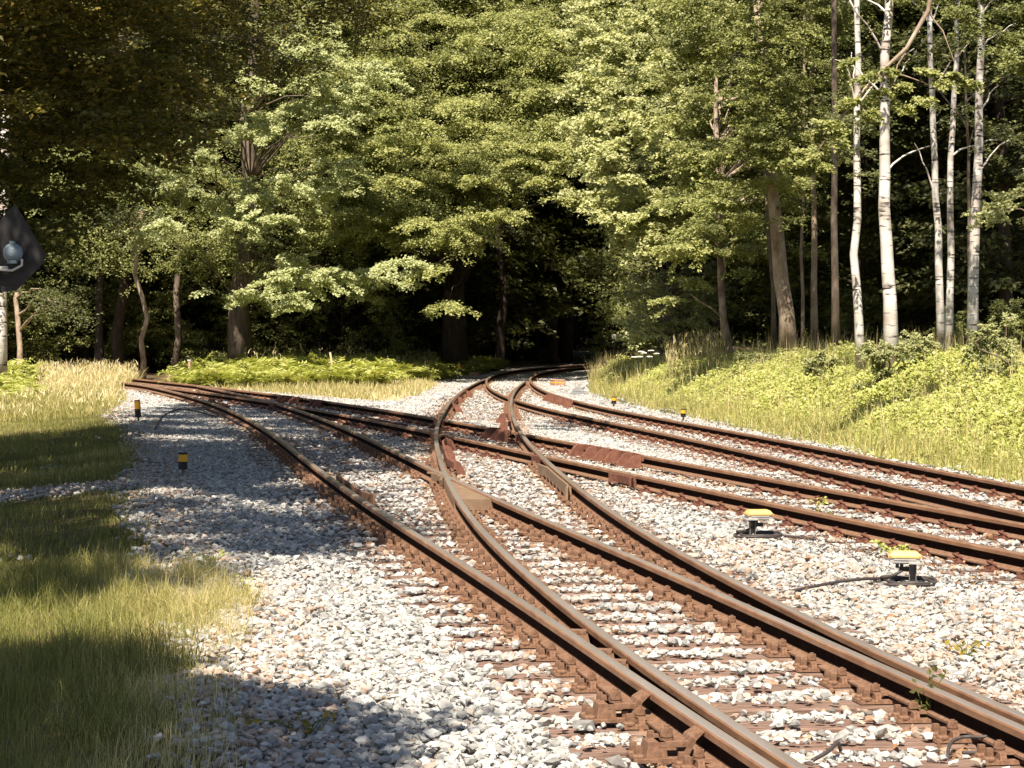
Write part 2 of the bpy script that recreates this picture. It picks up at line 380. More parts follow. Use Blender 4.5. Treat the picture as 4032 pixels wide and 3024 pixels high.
mx = n.nodes.new('ShaderNodeMix'); mx.data_type = 'RGBA'; n.links.new(sp.outputs[0], mx.inputs[0]); n.links.new(ra.outputs[0], mx.inputs[6]); n.links.new(rb.outputs[0], mx.inputs[7])
n.links.new(mx.outputs[2], b.inputs['Base Color']); b.inputs['Roughness'].default_value = .95; b.inputs['Specular IOR Level'].default_value = .2
bpn = n.nodes.new('ShaderNodeBump'); bpn.inputs['Distance'].default_value = .03; n.links.new(vo.outputs['Distance'], bpn.inputs['Height']); bpn.invert = True; n.links.new(bpn.outputs[0], b.inputs['Normal'])
mesh_np('ground', np.column_stack([P, Z]), [Fq], m, tint=bm_, smooth=True, kind='structure')

# ------------------------------------------------------------------ rails
PROF = np.array([(-.070, .020), (-.070, .031), (-.022, .042), (-.008, .056), (-.008, .112), (-.034, .128), (-.035, .158), (-.030, .167), (-.018, .1715),
                 (0, .172), (.018, .1715), (.030, .167), (.035, .158), (.034, .128), (.008, .112), (.008, .056), (.022, .042), (.070, .031), (.070, .020)])
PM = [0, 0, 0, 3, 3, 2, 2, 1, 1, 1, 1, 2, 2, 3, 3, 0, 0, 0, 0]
BLADE = np.array([(-.030, .034), (-.030, .046), (-.008, .060), (-.008, .112), (-.034, .128), (-.035, .158), (-.030, .167), (-.018, .1715),
                  (0, .172), (.018, .1715), (.030, .167), (.035, .158), (.034, .128), (.008, .112), (.008, .060), (.030, .046), (.030, .034)])
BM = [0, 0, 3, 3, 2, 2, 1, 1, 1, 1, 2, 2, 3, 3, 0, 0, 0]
def sweep(mb, path, prof, pm, dz=0.0):
    path = np.asarray(path, float)
    if len(path) < 2: return
    T = np.gradient(path, axis=0); T /= np.linalg.norm(T, axis=1)[:, None]; N = np.stack([T[:, 1], -T[:, 0]], 1)
    n = len(prof); V = np.zeros((len(path), n, 3))
    V[:, :, :2] = path[:, None, :] + N[:, None, :] * prof[None, :, :1]; V[:, :, 2] = prof[:, 1] + dz
    base = mb.n; mb.v.append(V.reshape(-1, 3)); mb.n += len(path) * n
    i = np.arange(len(path) - 1)[:, None]; j = np.arange(n)[None]; k = (j + 1) % n
    q = np.stack([i * n + j, i * n + k, (i + 1) * n + k, (i + 1) * n + j], -1).reshape(-1, 4) + base
    mb.f.setdefault(4, []).extend(q.tolist()); mb.m.setdefault(4, []).extend(np.tile(pm, len(path) - 1).tolist())
    mb.f.setdefault(n, []).append((np.arange(n)[::-1] + base).tolist()); mb.m.setdefault(n, []).append(0)
    mb.f[n].append((np.arange(n) + base + (len(path) - 1) * n).tolist()); mb.m[n].append(0)
def runs(mask):
    i = 0; out = []
    while i < len(mask):
        if mask[i]:
            j = i
            while j + 1 < len(mask) and mask[j + 1]: j += 1
            out.append((i, j)); i = j + 1
        else: i += 1
    return out
def densify(P, step=.05):
    s = np.concatenate([[0], np.cumsum(np.linalg.norm(np.diff(P, axis=0), axis=1))]); u = np.arange(0, s[-1], step)
    return np.stack([np.interp(u, s, P[:, 0]), np.interp(u, s, P[:, 1])], 1)
def make_rail(path, label, top, cuts=(), blade_to=None, dz=0.0, ymax=130, ymin=6.5):
    P = path[(path[:, 1] > ymin) & (path[:, 1] < ymax)]
    keep = np.ones(len(P), bool)
    if cuts:
        P = densify(P, .06); keep = np.ones(len(P), bool)
        for q, gap in cuts: keep &= np.abs(sdist(P, q)[0]) > gap
    bl = np.zeros(len(P), bool)
    if blade_to is not None:
        for q in blade_to: bl |= np.abs(sdist(P, q)[0]) < .155
    mb = MB()
    for a, b in runs(keep & ~bl):
        if b - a > 2: sweep(mb, P[a:b + 1][::1], PROF, PM, dz)
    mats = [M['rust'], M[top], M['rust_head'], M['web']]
    o = mb.build('rail', mats, label=label, cat='rail', group='steel rails of the junction')
    if blade_to is not None and (keep & bl).any():
        for a, b in runs(keep & bl):
            if b - a > 8: a = max(a - 1, 0); mb = MB(); sweep(mb, P[a:b + 2], BLADE, BM, dz); mb.build('switch_blade', mats, o)
    return o
FL = .085
make_rail(A_full, 'long polished rail nearest the left gravel, from the bottom edge to the left background', 'steel_top')
make_rail(B_full, 'polished rail curving over the big tan frog and away right into the dark wood', 'steel_top', blade_to=[A_])
make_rail(C_cut, 'straight polished rail leaving the big tan frog toward the bottom right corner', 'steel_top', cuts=[(E_cut, FL)], blade_to=[D_, F_], dz=-.0025)
make_rail(D_cut, 'curved rail just left of the two yellow boxes, pointed at its far end', 'steel_top', cuts=[], blade_to=[H_])
make_rail(E_cut, 'dull rusty rail directly behind the two yellow boxes', 'dull_top', cuts=[(B_, FL), (D_, FL)], blade_to=[A_full])
make_rail(F_, 'dull rusty rail with ribbed brackets, second rail behind the yellow boxes', 'dull_top', cuts=[(B_, FL), (D_, FL)])
make_rail(G_cut, 'dull rusty rail third behind the yellow boxes, inner rail of the outermost track', 'dull_top', cuts=[(D_, FL)], blade_to=[B_])
make_rail(H_, 'dull rusty rail nearest the green bank on the right', 'dull_top')

# ------------------------------------------------------------------ frogs, check rails
def arc(path, p0, p1):
    """piece of path between two points"""
    i = np.argmin(np.linalg.norm(path - p0, axis=1)); j = np.argmin(np.linalg.norm(path - p1, axis=1)); i, j = min(i, j), max(i, j)
    return densify(path[i:j + 1], .08)
def barsweep(mb, path, off, w, z0, z1, mi=0, flare=.07):
    P = offs(path, off); n = len(P)
    # ends flare away from the rail
    s = np.linspace(0, 1, n); e = np.clip((.14 - s) / .14, 0, 1) + np.clip((s - .86) / .14, 0, 1)
    T = np.gradient(P, axis=0); T /= np.linalg.norm(T, axis=1)[:, None]; N = np.stack([-T[:, 1], T[:, 0]], 1)
    P = P + N * (np.sign(off) * flare * e)[:, None]
    pr = np.array([(-w / 2, z0), (-w / 2, z1 - .006), (-w / 2 + .006, z1), (w / 2 - .006, z1), (w / 2, z1 - .006), (w / 2, z0)])
    sweep(mb, P, pr, [mi] * 6); return P
def check_rail(px0, px1, path, side, label, gussets=0, mat='rust_dark', tall=.195, gd=.22, w=.026):
    p0 = at(*px0, RH)[:2]; p1 = at(*px1, RH)[:2]; a = arc(path, p0, p1)
    root = empty('check_rail', (a[len(a) // 2][0], a[len(a) // 2][1], 0), label=label, cat='check rail', group='check rails beside the running rails')
    inv = -np.array([a[len(a) // 2][0], a[len(a) // 2][1]])
    def fin(mb, name, m):
        o = mb.build(name, M[m], root); o.location = (inv[0], inv[1], 0); return o
    mb = MB(); P = barsweep(mb, a, side * .093, w, .115 if gussets else .05, tall); fin(mb, 'guard_bar', mat)
    if gussets:
        s = np.linspace(.04, .96, gussets)
        for u in s:
            i = int(u * (len(P) - 1)); c = P[i]; T = P[min(i + 1, len(P) - 1)] - P[max(i - 1, 0)]; T /= np.linalg.norm(T); N = np.array([-T[1], T[0]]) * side
            mb = MB(); o0 = w / 2 + .001
            prof = [(o0, .03), (gd, .03), (gd, .05), (gd * .62, tall - .035), (gd * .42, tall - .008), (o0, tall - .004)]
            for sgn, th in ((0, .07),):
                V = []
                for k in (-th / 2, th / 2):
                    for (q, z) in prof: V.append([c[0] + N[0] * q + T[0] * k, c[1] + N[1] * q + T[1] * k, z])
                nn = len(prof)
                Fs = [tuple(range(nn))[::-1], tuple(range(nn, 2 * nn))] + [(r, (r + 1) % nn, nn + (r + 1) % nn, nn + r) for r in range(nn)]
                mb.add(V, Fs)
            mb.box([c[0] + N[0] * gd * .5, c[1] + N[1] * gd * .5, .022], [gd * 1.1, .12, .016], R=np.array([[N[0], T[0], 0], [N[1], T[1], 0], [0, 0, 1]]))
            fin(mb, 'bracket', mat)
    else:
        for u in (.2, .5, .8):
            i = int(u * (len(P) - 1)); c = P[i]; mb = MB(); T = P[min(i + 1, len(P) - 1)] - P[max(i - 1, 0)]; T /= np.linalg.norm(T); N = np.array([-T[1], T[0]]) * side
            mb.box([c[0] - N[0] * .035, c[1] - N[1] * .035, .09], [.04, .09, .11], R=np.array([[N[0], T[0], 0], [N[1], T[1], 0], [0, 0, 1]]), taper=.8)
            fin(mb, 'bracket', mat)
    return root
check_rail((1275, 1862), (1415, 1955), A_, -1, 'check rail on the inner side of the polished left rail, half in shade', 0, 'rust')
check_rail((2160, 1828), (2300, 1925), D_, 1, 'flat tall check rail on the near side of the curved rail beside the frog', 0, 'cast', .178, w=.03)
check_rail((2320, 1752), (2600, 1800), F_, 1, 'long check rail with six ribbed red brackets on the second rusty rail', 6, 'bracket', .20, .24)
check_rail((2165, 1552), (2275, 1580), H_, 1, 'ribbed check rail on the outermost rail near the yellow switch box', 8, 'bracket', .19, .20)
check_rail((1815, 1540), (1768, 1598), B_, -1, 'short red check rail inside the far bend of the curved rail', 3, 'bracket', .20, .20)
check_rail((1733, 1735), (1745, 1830), B_, -1, 'grey worn check rail with four ribs inside the curve just beyond the frog', 4, 'bracket', .215, .17, w=.03)
check_rail((1955, 1690), (2035, 1702), F_, 1, 'pair of bulky red brackets where the curved rail crosses', 3, 'bracket', .205, .25)
check_rail((2026, 1668), (2020, 1632), D_, 1, 'humped red check rail standing in the inner bend near the diamond crossing', 2, 'bracket', .21, .20)
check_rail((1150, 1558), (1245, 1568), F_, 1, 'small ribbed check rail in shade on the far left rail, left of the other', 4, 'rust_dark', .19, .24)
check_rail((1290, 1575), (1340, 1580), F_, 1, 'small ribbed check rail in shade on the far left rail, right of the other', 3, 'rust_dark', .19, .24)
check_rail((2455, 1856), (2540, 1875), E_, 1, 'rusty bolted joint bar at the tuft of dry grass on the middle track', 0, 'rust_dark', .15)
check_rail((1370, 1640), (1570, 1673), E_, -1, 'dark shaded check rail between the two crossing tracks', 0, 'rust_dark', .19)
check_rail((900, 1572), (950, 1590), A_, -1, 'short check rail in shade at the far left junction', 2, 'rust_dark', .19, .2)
# frog casting at the crossing of the straight and the curved rail
dBC, _ = sdist(C_, B_); k0 = np.where((C_[:, 1] > 18) & (C_[:, 1] < 40))[0]; xi = k0[np.argmin(np.abs(dBC[k0]))]; X0 = C_[xi]
print('frog at', X0)
def frog(X, P1, P2, near, far, label, mat='cast', wing=True):
    i1 = np.argmin(np.linalg.norm(P1 - X, axis=1)); i2 = np.argmin(np.linalg.norm(P2 - X, axis=1))
    n1 = int(near / .2); f1 = int(far / .2)
    a = P1[i1 - n1:i1 + f1]; b = P2[i2 - n1:i2 + f1]
    root = empty('crossing_frog', (X[0], X[1], 0), label=label, cat='rail crossing', group='cast crossing frogs')
    def fin(mb, name, m):
        o = mb.build(name, M[m], root); o.location = (-X[0], -X[1], 0)
    def hull(o1, o2):
        la = offs(a, o1); lb = offs(b, o2); return la, lb
    mb = MB()
    # block: between the outermost edges of the two rails, stepped
    m = min(len(a), len(b)); V = []
    for s_ in range(m):
        pa, pb = a[s_], b[s_]; v = pb - pa; ln = np.linalg.norm(v)
        T = a[min(s_ + 1, m - 1)] - a[max(s_ - 1, 0)]; T /= np.linalg.norm(T); N = np.array([-T[1], T[0]])
        sa = np.dot(pa - pb, N); hi = max(0, sa) + .037; lo = min(0, sa) - .037
        V.append((pb + N * hi, pb + N * lo))
    V = np.array(V); top = .146; n_ = len(V)
    VV = np.vstack([np.column_stack([V[:, 0], np.full(n_, .03)]), np.column_stack([V[:, 1], np.full(n_, .03)]), np.column_stack([V[:, 0], np.full(n_, top)]), np.column_stack([V[:, 1], np.full(n_, top)])])
    Fs = []
    for s_ in range(n_ - 1):
        Fs += [(2 * n_ + s_, 2 * n_ + s_ + 1, 3 * n_ + s_ + 1, 3 * n_ + s_), (s_, s_ + 1, 2 * n_ + s_ + 1, 2 * n_ + s_), (n_ + s_, 3 * n_ + s_, 3 * n_ + s_ + 1, n_ + s_ + 1), (s_, n_ + s_, n_ + s_ + 1, s_ + 1)]
    Fs += [(0, 2 * n_, 3 * n_, n_), (n_ - 1, 2 * n_ - 1, 4 * n_ - 1, 3 * n_ - 1)]
    mb.add(VV, Fs); fin(mb, 'casting', mat)
    if wing:
        for (q, sd, nm) in ((P2, -1, 'wing_rail'), (P1, 1, 'wing_rail')):
            ii = np.argmin(np.linalg.norm(q - X, axis=1)); c = densify(q[ii - int(.2 * near / .2):ii + int(.75 * far / .2)], .1)
            mb = MB(); barsweep(mb, c, sd * .088, .03, .147, .1705, 0, .05); fin(mb, nm, mat)
    return root
frog(X0, C_, B_, 3.4, 1.3, 'large tan cast frog where the polished straight and curved rails cross, centre of the photo')
def cross_at(P1, P2, y0, y1):
    d, _ = sdist(P1, P2); k = np.where((P1[:, 1] > y0) & (P1[:, 1] < y1))[0]; j = k[np.argmin(np.abs(d[k]))]; return P1[j]
for P1, P2, y0, y1, lb in ((E_, B_, 30, 50, 'dark frog where the curved left rail cuts the rusty rail in the shade'),
                       (F_, B_, 34, 55, 'frog where the curved left rail cuts the rail with ribbed brackets'),
                       (E_, D_, 24, 45, 'frog in front of the humped brackets, nearest of the diamond on its right side'),
                       (F_, D_, 30, 50, 'frog beside the bulky red brackets on the right of the diamond'),
                       (G_, D_, 45, 72, 'small frog high on the curve beyond the diamond'),
                       (C_, E_, 40, 68, 'shaded plate-like frog at the far left junction')):
    X = cross_at(P1, P2, y0, y1); print(lb, X)
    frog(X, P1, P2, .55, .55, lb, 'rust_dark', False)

# ------------------------------------------------------------------ sleepers with base plates
RAILS = [A_full, B_full, C_cut, D_cut, E_cut, F_, G_cut, H_]
def hexbolt(mb, c, r, h, rot=0.):
    a = np.arange(6) * PI / 3 + rot; mb.prism(np.stack([c[0] + r * np.cos(a), c[1] + r * np.sin(a)], 1), c[2], c[2] + h, shrink=.93)
def bolt_mesh():
    mb = MB(); 
    mb.cyl((0, 0, 0), (0, 0, .008), .030, n=12); mb.cyl((0, 0, .012), (0, 0, .020), .028, n=12); mb.cyl((0, 0, .0), (0, 0, .03), .019, n=10)
    hexbolt(mb, (0, 0, .020), .028, .024, .3); mb.cyl((0, 0, .043), (0, 0, .052), .012, n=8); return mb
def screw_mesh():
    mb = MB(); mb.cyl((0, 0, 0), (0, 0, .010), .032, n=12); mb.cyl((0, 0, .010), (0, 0, .020), .030, .022, n=12); mb.box((0, 0, .038), (.032, .032, .038), taper=.85); return mb
def plate_mesh(full=True, far=False):
    mb = MB()     # x across the rail, y along it; base on the sleeper
    mb.box((0, 0, .0095), (.40 if not far else .36, .15 if not far else .12, .017), taper=.95, tx=.98)
    for s in (-1, 1):
        mb.box((s * .095, 0, .034), (.036, .13, .034), taper=.8)
        mb.box((s * .068, 0, .0475), (.075, .07, .017), taper=.85)
        if far:
            mb.cyl((s * .095, 0, .05), (s * .095, 0, .086), .027, .022, n=6)
            for q in (-.045, .045): mb.cyl((s * .16, q, .016), (s * .16, q, .055), .028, .018, n=6)
    return mb
def clip_plate_mesh():
    mb = MB(); mb.box((0, 0, .0095), (.36, .16, .017), taper=.95)
    for s in (-1, 1):
        mb.box((s * .10, 0, .03), (.05, .10, .026), taper=.8)
        t = np.linspace(0, 1, 9); P = np.stack([s * (.075 + .06 * np.sin(t * PI)), -.055 + .11 * t, .045 + .035 * np.sin(t * PI)], 1)
        mb.tube(P, .010, 5); mb.cyl((s * .10, 0, .04), (s * .10, 0, .09), .019, .016, n=6)
        for q in (-.05, .05): mb.cyl((s * .15, q, .016), (s * .15, q, .036), .019, n=6)
    return mb
protos = {}
def proto(name, mb, mat):
    if name not in protos:
        ks = sorted(mb.f); o = mb.build(name, M[mat]); protos[name] = o.data; bpy.data.objects.remove(o)
    return protos[name]
D_bolt = proto('bolt', bolt_mesh(), 'bolt'); D_screw = proto('coach_screw', screw_mesh(), 'bolt')
D_plate = proto('base_plate', plate_mesh(), 'bolt'); D_platef = proto('base_plate_far', plate_mesh(far=True), 'bolt'); D_clip = proto('base_plate_clip', clip_plate_mesh(), 'rust_dark')
SLP = []   # placed sleepers: centre, axis, half length
def child(name, data, par, loc, rz=0):
    o = bpy.data.objects.new(name, data); COL.objects.link(o); o.parent = par; o.location = loc; o.rotation_euler = (0, 0, rz); return o
nsl = 0; NTH = {}
O1 = ['', 'first', 'second', 'third', 'fourth', 'fifth', 'sixth', 'seventh', 'eighth', 'ninth', 'tenth', 'eleventh', 'twelfth', 'thirteenth', 'fourteenth', 'fifteenth', 'sixteenth', 'seventeenth', 'eighteenth', 'nineteenth']
O2 = ['', '', 'twenty', 'thirty', 'forty', 'fifty', 'sixty', 'seventy', 'eighty']
def ordinal(n):
    if n < 20: return O1[n]
    return O2[n // 10][:-1] + 'ieth' if n % 10 == 0 else O2[n // 10] + '-' + O1[n % 10]
def sleeper(c, ax, l0, l1, rails, kind, desc, order):
    """c point on the line, ax unit vector to the right, extends -l0..l1"""
    global nsl
    mid = c + ax * (l1 - l0) / 2; hl = (l0 + l1) / 2; yaw = math.atan2(ax[1], ax[0])
    pts = mid + np.linspace(-hl, hl, 13)[:, None] * ax
    for (m2, a2, h2, pts2) in SLP:
        if np.linalg.norm(m2 - mid) < hl + h2 and (np.linalg.norm(pts[:, None] - pts2[None], axis=2).min() < .30): return
    SLP.append((mid, ax, hl, pts))
    NTH[order] = NTH.get(order, 0) + 1; desc = ordinal(NTH[order]) + ' ' + desc
    r = np.random.default_rng(1000 + nsl)
    mb = MB(); wd = .25 + r.uniform(-.01, .01)
    nseg = 14; xs = np.linspace(-hl, hl, nseg); V = []
    for x in xs:
        j = r.uniform(-.004, .004, 4); e = .012 if abs(x) > hl - .01 else 0
        V += [[x, -wd / 2 + j[0], -.15], [x, wd / 2 + j[1], -.15], [x, wd / 2 + j[1], -.012 + j[2] * .3], [x, wd / 2 - .012 + j[1], -.001 - e + j[2] * .2], [x, -wd / 2 + .012 + j[0], -.001 - e + j[3] * .2], [x, -wd / 2 + j[0], -.012]]
    Fs = []
    for i in range(nseg - 1):
        for k in range(6): Fs.append((i * 6 + k, i * 6 + (k + 1) % 6, i * 6 + 6 + (k + 1) % 6, i * 6 + 6 + k))
    Fs += [tuple(range(6))[::-1], tuple(range((nseg - 1) * 6, nseg * 6))]
    mb.add(V, Fs)
    o = mb.build('sleeper', M['wood'], loc=(mid[0], mid[1], -.004 - r.uniform(0, .006)), rz=yaw, label=desc, cat='sleeper', group=order)
    nsl += 1
    for q in rails:
        d = q - mid; 
        s_ = d @ np.array([-ax[1], ax[0]]); i = np.where(np.diff(np.sign(s_)))[0]
        i = [k for k in i if abs(d[k] @ ax) < hl - .05]
        if not i: continue
        k = i[0]; u = d[k] @ ax + (d[k + 1] - d[k]) @ ax * (abs(s_[k]) / (abs(s_[k]) + abs(s_[k + 1]) + 1e-9))
        T = q[k + 1] - q[k]; rot = math.atan2(T[1], T[0]) - PI / 2 - yaw
        wp = mid + ax * u
        dm = D_clip if kind == 'clip' else (D_plate if wp[1] < 21 else D_platef)
        # keep plates from piling up where two rails nearly touch
        if any(abs(u - uu) < .2 for uu in getattr(sleeper, 'us', [])): continue
        sleeper.us.append(u)
        p = child('base_plate', dm, o, (u, 0, .004), rot)
        if dm is D_plate:
            for sx in (-1, 1):
                child('bolt', D_bolt, p, (sx * .092, 0, .050))
                for sy in (-1, 1): child('coach_screw', D_screw, p, (sx * .160, sy * .045, .018))
    return o
def lay(track, y0, y1, step, halfL, halfR, rails, kind, desc, grp):
    q = TR[track]; s = np.concatenate([[0], np.cumsum(np.linalg.norm(np.diff(q, axis=0), axis=1))])
    i0 = np.argmax(q[:, 1] > y0); u = s[i0]
    while u < s[-1]:
        c = np.array([np.interp(u, s, q[:, 0]), np.interp(u, s, q[:, 1])])
        if c[1] > y1: break
        k = min(int(u / .2) + 1, len(q) - 2); T = q[k + 1] - q[k - 1]; T /= np.linalg.norm(T); ax = np.array([T[1], -T[0]])
        l1 = halfR(c, ax) if callable(halfR) else halfR
        sleeper.us = []
        sleeper(c, ax, halfL, l1, rails, kind, desc, grp)
        u += step * (1 + .04 * math.sin(u * 7))
def toD(c, ax):
    d = D_ - c; s_ = d @ np.array([-ax[1], ax[0]]); i = np.where(np.diff(np.sign(s_)))[0]
    return (d[i[0]] @ ax + .55) if len(i) else 1.3
lay('near_straight', 8.2, 31.5, .545, 1.28, toD, [A_full, B_full, C_cut, D_cut], 'bolt',
    'nearest timber sleeper under the polished rails of the near switch', 'long timber sleepers of the nearest switch')
lay('mid', 16, 62, .60, 1.25, 1.25, [E_cut, F_], 'clip', 'nearest half-buried timber sleeper under the rusty middle track', 'sleepers of the middle track')
lay('near_straight', 31.8, 62, .60, 1.25, 1.25, [A_full, C_cut], 'bolt', 'nearest shaded sleeper of the straight track beyond the big frog', 'sleepers of the straight track beyond the frog')
lay('curve', 36, 70, .62, 1.2, 1.2, [B_full, D_cut], 'bolt', 'nearest sleeper of the curved track beyond the big frog', 'sleepers of the curved track beyond the frog')
lay('far', 20, 56, .62, 1.25, 1.25, [G_cut, H_], 'clip', 'nearest half-buried sleeper of the outermost track beside the green bank', 'sleepers of the outermost track')
print('sleepers', nsl)

# ------------------------------------------------------------------ ballast stones
phi = (1 + 5 ** .5) / 2
ICO = np.array([(-1, phi, 0), (1, phi, 0), (-1, -phi, 0), (1, -phi, 0), (0, -1, phi), (0, 1, phi), (0, -1, -phi), (0, 1, -phi), (phi, 0, -1), (phi, 0, 1), (-phi, 0, -1), (-phi, 0, 1)]) / 1.9
ICF = np.array([(0, 11, 5), (0, 5, 1), (0, 1, 7), (0, 7, 10), (0, 10, 11), (1, 5, 9), (5, 11, 4), (11, 10, 2), (10, 7, 6), (7, 1, 8), (3, 9, 4), (3, 4, 2), (3, 2, 6), (3, 6, 8), (3, 8, 9), (4, 9, 5), (2, 4, 11), (6, 2, 10), (8, 6, 7), (9, 8, 1)])
OCT = np.array([(1, 0, 0), (-1, 0, 0), (0, 1, 0), (0, -1, 0), (0, 0, 1), (0, 0, -1)], float)
OCF = np.array([(0, 2, 4), (2, 1, 4), (1, 3, 4), (3, 0, 4), (2, 0, 5), (1, 2, 5), (3, 1, 5), (0, 3, 5)])
def rand_rot(n, tilt=1.0, r=rng):
    q = r.normal(size=(n, 4)); q /= np.linalg.norm(q, axis=1)[:, None]; w_, x, y, z = q.T
    return np.stack([1 - 2 * (y * y + z * z), 2 * (x * y - z * w_), 2 * (x * z + y * w_), 2 * (x * y + z * w_), 1 - 2 * (x * x + z * z), 2 * (y * z - x * w_), 2 * (x * z - y * w_), 2 * (y * z + x * w_), 1 - 2 * (x * x + y * y)], 1).reshape(n, 3, 3)
def stones(P, size, tint, base, faces, jit=.32):
    n = len(P); k = len(base)
    V = base[None] * (1 + rng.uniform(-jit, jit, (n, k, 1))) + rng.uniform(-jit * .6, jit * .6, (n, k, 3))
    V = V * rng.uniform(.5, 1.3, (n, 1, 3)) * (size / 2)[:, None, None]
    V = np.einsum('nij,nkj->nki', rand_rot(n), V); V[:, :, 2] *= .68
    V = V + P[:, None]
    Fc = (faces[None] + (np.arange(n) * k)[:, None, None]).reshape(-1, 3)
    return V.reshape(-1, 3), Fc, np.repeat(tint, k)
def sample_view(y0, y1, dens, margin=.04):
    area = (.466 + 2 * margin) * (y1 ** 2 - y0 ** 2) / 2; n = int(area * dens)
    y = np.sqrt(rng.uniform(y0 ** 2, y1 ** 2, n)); x = rng.uniform(-.233 - margin, .233 + margin, n) * y
    return np.stack([x, y], 1)
allR = [densify(q[(q[:, 1] > 5) & (q[:, 1] < 100)], .15) for q in RAILS]
def rail_dist(P, lim=1.2):
    """approximate distance to the nearest rail via a grid hash"""
    out = np.full(len(P), 9.0)
    for q in allR:
        # rails are monotone in y: interpolate x(y) and correct by slope
        o = np.argsort(q[:, 1]); yy = q[o, 1]; xx = q[o, 0]; sl_ = np.gradient(xx, yy)
        x = np.interp(P[:, 1], yy, xx); m = np.interp(P[:, 1], yy, sl_)
        d = np.abs(P[:, 0] - x) / np.sqrt(1 + m * m); d[(P[:, 1] < yy[0] - .1) | (P[:, 1] > yy[-1] + .1)] = 9
        out = np.minimum(out, d)
    return out
def on_sleeper(P):
    m = np.zeros(len(P), bool)
    for (mid, ax, hl, pts) in SLP:
        k = np.where((np.abs(P[:, 1] - mid[1]) < hl * abs(ax[1]) + .3) & (np.abs(P[:, 0] - mid[0]) < hl + .2))[0]
        if len(k) == 0: continue
        d = P[k] - mid; u = d @ ax; v = d @ np.array([-ax[1], ax[0]]); m[k[(np.abs(u) < hl) & (np.abs(v) < .13)]] = True
    return m
TAN = np.array([at(px, py, 0)[:2] for px, py in [(2600, 2080), (3000, 2130), (3500, 2250), (4032, 2400), (4300, 2500), (4300, 3000), (3500, 2560), (3000, 2350), (2760, 2230)]])
def stone_tint(P, rd):
    n = len(P); base = np.clip(rng.normal(.80, .14, n), .5, 1)
    pn = vnoise(P[:, 0] * 1.1, P[:, 1] * .8, 21)
    p_tan = .05 + .75 * np.exp(-(rd / .30) ** 2) + .12 * sstep(.2, .9, pn)
    inside = inpoly(P, TAN) ; p_tan = np.where(inside, np.maximum(p_tan, .42 + .2 * pn), p_tan)
    # brownish strip along the left edge of the ballast
    e = bsd(P); p_tan = np.maximum(p_tan, .45 * sstep(.9, .1, e) * (P[:, 0] < 0))
    tan = rng.random(n) < p_tan
    return np.where(tan, np.clip(rng.normal(.33, .09, n) - .20 * np.exp(-(rd / .26) ** 2), .03, .46), base)
VS, FS, TS = [], [], []; nv = 0
def put(P2, z, size, tint, base, faces, **k):
    global nv
    V, Fc, t = stones(np.column_stack([P2, z]), size, tint, base, faces, **k); VS.append(V); FS.append(Fc + nv); TS.append(t); nv += len(V)
for (y0, y1, dens, s0, s1, base, faces, zoff) in ((7.5, 17, 760, .030, .062, ICO, ICF, -.05), (7.5, 17, 420, .032, .066, ICO, ICF, -.022),
                                     (17, 30, 430, .042, .075, ICO, ICF, -.04), (17, 30, 170, .045, .075, OCT, OCF, -.012), (30, 52, 380, .045, .078, OCT, OCF, -.03), (52, 95, 190, .06, .11, OCT, OCF, -.02)):
    P2 = sample_view(y0, y1, dens); e = bsd(P2)
    fr = sstep(-.55, .12, e + .25 * vnoise(P2[:, 0] * 2, P2[:, 1] * 2, 31)); fr = np.maximum(fr, .75 * lane_mask(P2))
    fr = np.where((e < -.55) & (P2[:, 0] < 0), np.maximum(.75 * lane_mask(P2), (P2[:, 1] > 17) * .12 * sstep(.55, .8, vnoise(P2[:, 0] * 1.5, P2[:, 1] * 1.5, 35))), fr)
    P2 = P2[rng.random(len(P2)) < fr]
    rd = rail_dist(P2); os_ = on_sleeper(P2)
    near3 = (P2[:, 1] < 30)
    pk = np.where(os_, np.where(P2[:, 1] < 13, .12, .26), 1.0); pk = np.where(rd < .074, 0, pk); pk = np.where((rd < .20) & os_, 0, pk)
    k = rng.random(len(P2)) < pk; P2 = P2[k]; rd = rd[k]; os_ = os_[k]
    size = rng.uniform(s0, s1, len(P2)) * np.where(rng.random(len(P2)) < .08, 1.4, 1)
    lift = .012 * vnoise(P2[:, 0] * 1.7, P2[:, 1] * 1.7, 40)
    z = ground(P2) + .07 + zoff + lift + rng.uniform(-.012, .012, len(P2)); z = np.where(os_, .004 + size * .28, z)
    z = np.where(rd < .14, np.minimum(z, -.003), z)
    put(P2, z, size, stone_tint(P2, rd), base, faces)
V = np.vstack(VS); Fc = np.vstack(FS); T = np.concatenate(TS)
print('stone verts', len(V))
mesh_np('ballast_stones', V, [Fc], M['stone'], tint=T, kind='stuff', label='pale grey and tan crushed stone ballast between and beside the rails', cat='ballast')

